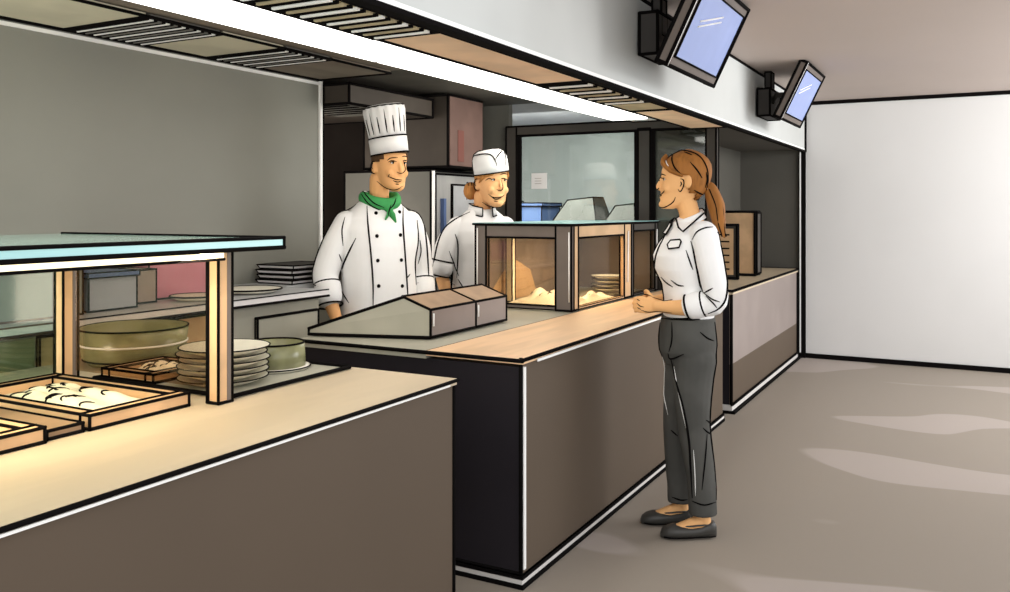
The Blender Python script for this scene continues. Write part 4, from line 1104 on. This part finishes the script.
# stand-up collar, open at the front
B = MB(); pts = []; 
for k in range(25):
    w = math.radians(112)+math.radians(316)*k/24
    pts.append((w, .0))
vo, fo = [], []
for w, _ in pts:
    for r0, z_ in ((.098, 1.405), (.088, 1.462), (.078, 1.462), (.085, 1.405)):
        vo.append((r0*math.cos(w), .004+r0*.9*math.sin(w)+(.02 if math.sin(w) > .6 else 0), z_-.03*max(0, math.sin(w))))
N = len(pts)
for i in range(N-1):
    for k in range(4): fo.append((i*4+k, i*4+(k+1) % 4, (i+1)*4+(k+1) % 4, (i+1)*4+k))
fo += [(0, 1, 2, 3), ((N-1)*4+3, (N-1)*4+2, (N-1)*4+1, (N-1)*4)]
B.add(vo, fo, 'cloth_white', True)
B.tube([vo[i*4+1] for i in range(N)], .0042, 'ink', n=6); B.tube([vo[i*4] for i in range(N)], .004, 'ink', n=6)
for i in (0, N-1): B.tube([vo[i*4], vo[i*4+1]], .0042, 'ink', n=6)
B.build('collar', cook2)
B = MB(); hair_cap(B, T, fm, .04, 'hair_ginger')
B.limb([T(V((.16, .33, .66))), T(V((.27, .16, .60))), T(V((.31, .03, .5)))], [.012, .014, .006], 'hair_ginger', n=8)
B.build('hair', cook2)
B = MB(); B.ball(T(V((.315, -.40, .32))), (.050, .046, .060), 'hair_ginger', n=20)
for dx_ in (-.025, .0, .025):
    B.tube([T(V((.315, -.40, .32)))+V((dx_+.05*math.cos(a)*.2, .05*math.cos(a), .06*math.sin(a))) for a in [math.pi*(.2+k*.2) for k in range(7)]], .0025, 'ink', n=5)
B.build('hair_bun', cook2)
# side cap
TC = HT(T(V((0, -.02, .70))), T.s, yaw=3, pitch=0, roll=9)
B = MB(); B.rings([(0, 0, 0, .352, .462), (.16, 0, 0, .356, .466), (.32, 0, 0, .345, .455), (.43, 0, 0, .30, .42), (.49, 0, 0, .19, .34), (.505, 0, 0, .03, .2)], 'cloth_white', n=48, T=TC)
capb = BVHTree.FromPolygons([tuple(p) for p in B.v], B.f)
for z, rr in ((.0, 1.0),):
    B.tube([TC(V((.355*math.cos(w), .465*math.sin(w), z))) for w in [2*math.pi*k/48 for k in range(48)]], .0042, 'ink', n=6, close=True)
for L in ([(464,160),(474,156),(484,154),(491,155),(495,160),(497,166)], [(464.5,159),(472,152.5),(484,149),(497,147.8),(502,149)], [(495,160),(499,154),(503,149.5)], [(503,149),(505.5,158),(505.5,166)], [(463,162),(463,170),(466,176)]):
    P.draw(B, capb, L, .0046)
B.build('cap', cook2)
B = trousers(FEET, .1, [(.74, 0, .11, .11), (.82, 0, .18, .125), (.9, 0, .18, .125), (.98, 0, .17, .12)], 'trouser_dark', 0)
v = union(B, .012, 2); B = MB(); B.add(*v, 'trouser_dark', True); B.build('trousers', cook2)
shoe(cook2, FEET, 'shoe', .28, False, .07)
# ------------------------------------------------------------------ light
w = bpy.data.worlds.new('world'); SC.world = w; w.use_nodes = True
bg = w.node_tree.nodes['Background']; bg.inputs[0].default_value = (*lin((250, 250, 252)), 1); bg.inputs[1].default_value = 1.18
def area(name, loc, target, sx, sy, power, col=(255, 255, 255)):
    d = bpy.data.lights.new(name, 'AREA'); d.shape = 'RECTANGLE'; d.size = sx; d.size_y = sy; d.energy = power; d.color = lin(col)
    o = bpy.data.objects.new(name, d); COL.objects.link(o); o.location = V(loc)
    o.rotation_euler = (V(target)-V(loc)).to_track_quat('-Z', 'Y').to_euler(); return o
area('fill_right', (7.2, -3.6, 1.3), (7.6, 1.5, 1.2), 3.6, 2.2, 110)  # unseen fill light added to brighten the far dining end
area('fill_dining', (6.6, -1.5, 2.40), (7.0, 1.44, 1.0), 3.4, 1.0, 112)  # added fill without a fitting, lifts bulkhead and far counter
d = bpy.data.lights.new('fill_up', 'SUN'); d.energy = 1.3; d.angle = math.radians(45); d.color = lin((255, 252, 246))  # added upward sun that fills ceilings and soffits from below
o = bpy.data.objects.new('fill_up', d); COL.objects.link(o); o.location = (-3, -3, 1)
o.rotation_euler = V((.80, .38, .44)).to_track_quat('-Z', 'Y').to_euler()
d = bpy.data.lights.new('fill_sun', 'SUN'); d.energy = .5; d.angle = math.radians(50); d.color = lin((255, 253, 248))  # added soft sun from behind the camera, even front fill
o = bpy.data.objects.new('fill_sun', d); COL.objects.link(o); o.location = (-3, -3, 2)
o.rotation_euler = V((.72, .62, -.27)).to_track_quat('-Z', 'Y').to_euler()
area('fill_kitchen', (2.6, 2.3, 2.2), (2.6, 2.5, 0), 3.6, .5, 15, (255, 244, 228))  # added downward fill, hidden above the strip light
area('fill_kitchen', (5.0, 2.6, 2.2), (4.7, 3.8, .5), 1.2, .8, 24, (255, 246, 234))  # added fill for the dark back of the kitchen
area('fill_kitchen', (.45, 2.75, .98), (3.1, 3.2, 2.15), .5, .5, 33, (255, 246, 232))  # added uplight left of the frame, brightens the ceiling panels
area('fill_store', (7.0, 3.6, 2.28), (7.9, 3.6, .6), 1.6, 2.0, 200)  # added fill to brighten the room behind the glass
area('fill_kitchen', (4.2, 4.0, 1.4), (6.0, 3.6, 1.3), .5, 1.4, 16, (255, 244, 232))  # unseen fill added behind the grey wall for cabinet and refrigerator
area('lamp_case', (4.9, 2.1, 1.29), (4.9, 2.2, 0), .9, .25, 8, (255, 240, 215))
area('lamp_guard', (1.0, 1.95, 1.28), (1.1, 2.3, .8), 1.4, .08, 9, (255, 232, 200))
vs = SC.view_settings
SC.display_settings.display_device = 'sRGB'
vs.view_transform = 'Standard'; vs.look = 'None'; vs.gamma = 1; vs.use_curve_mapping = False; vs.exposure = 0
try: SC.cycles.max_bounces = 8; SC.cycles.transparent_max_bounces = 16; SC.cycles.use_denoising = True
except Exception: pass
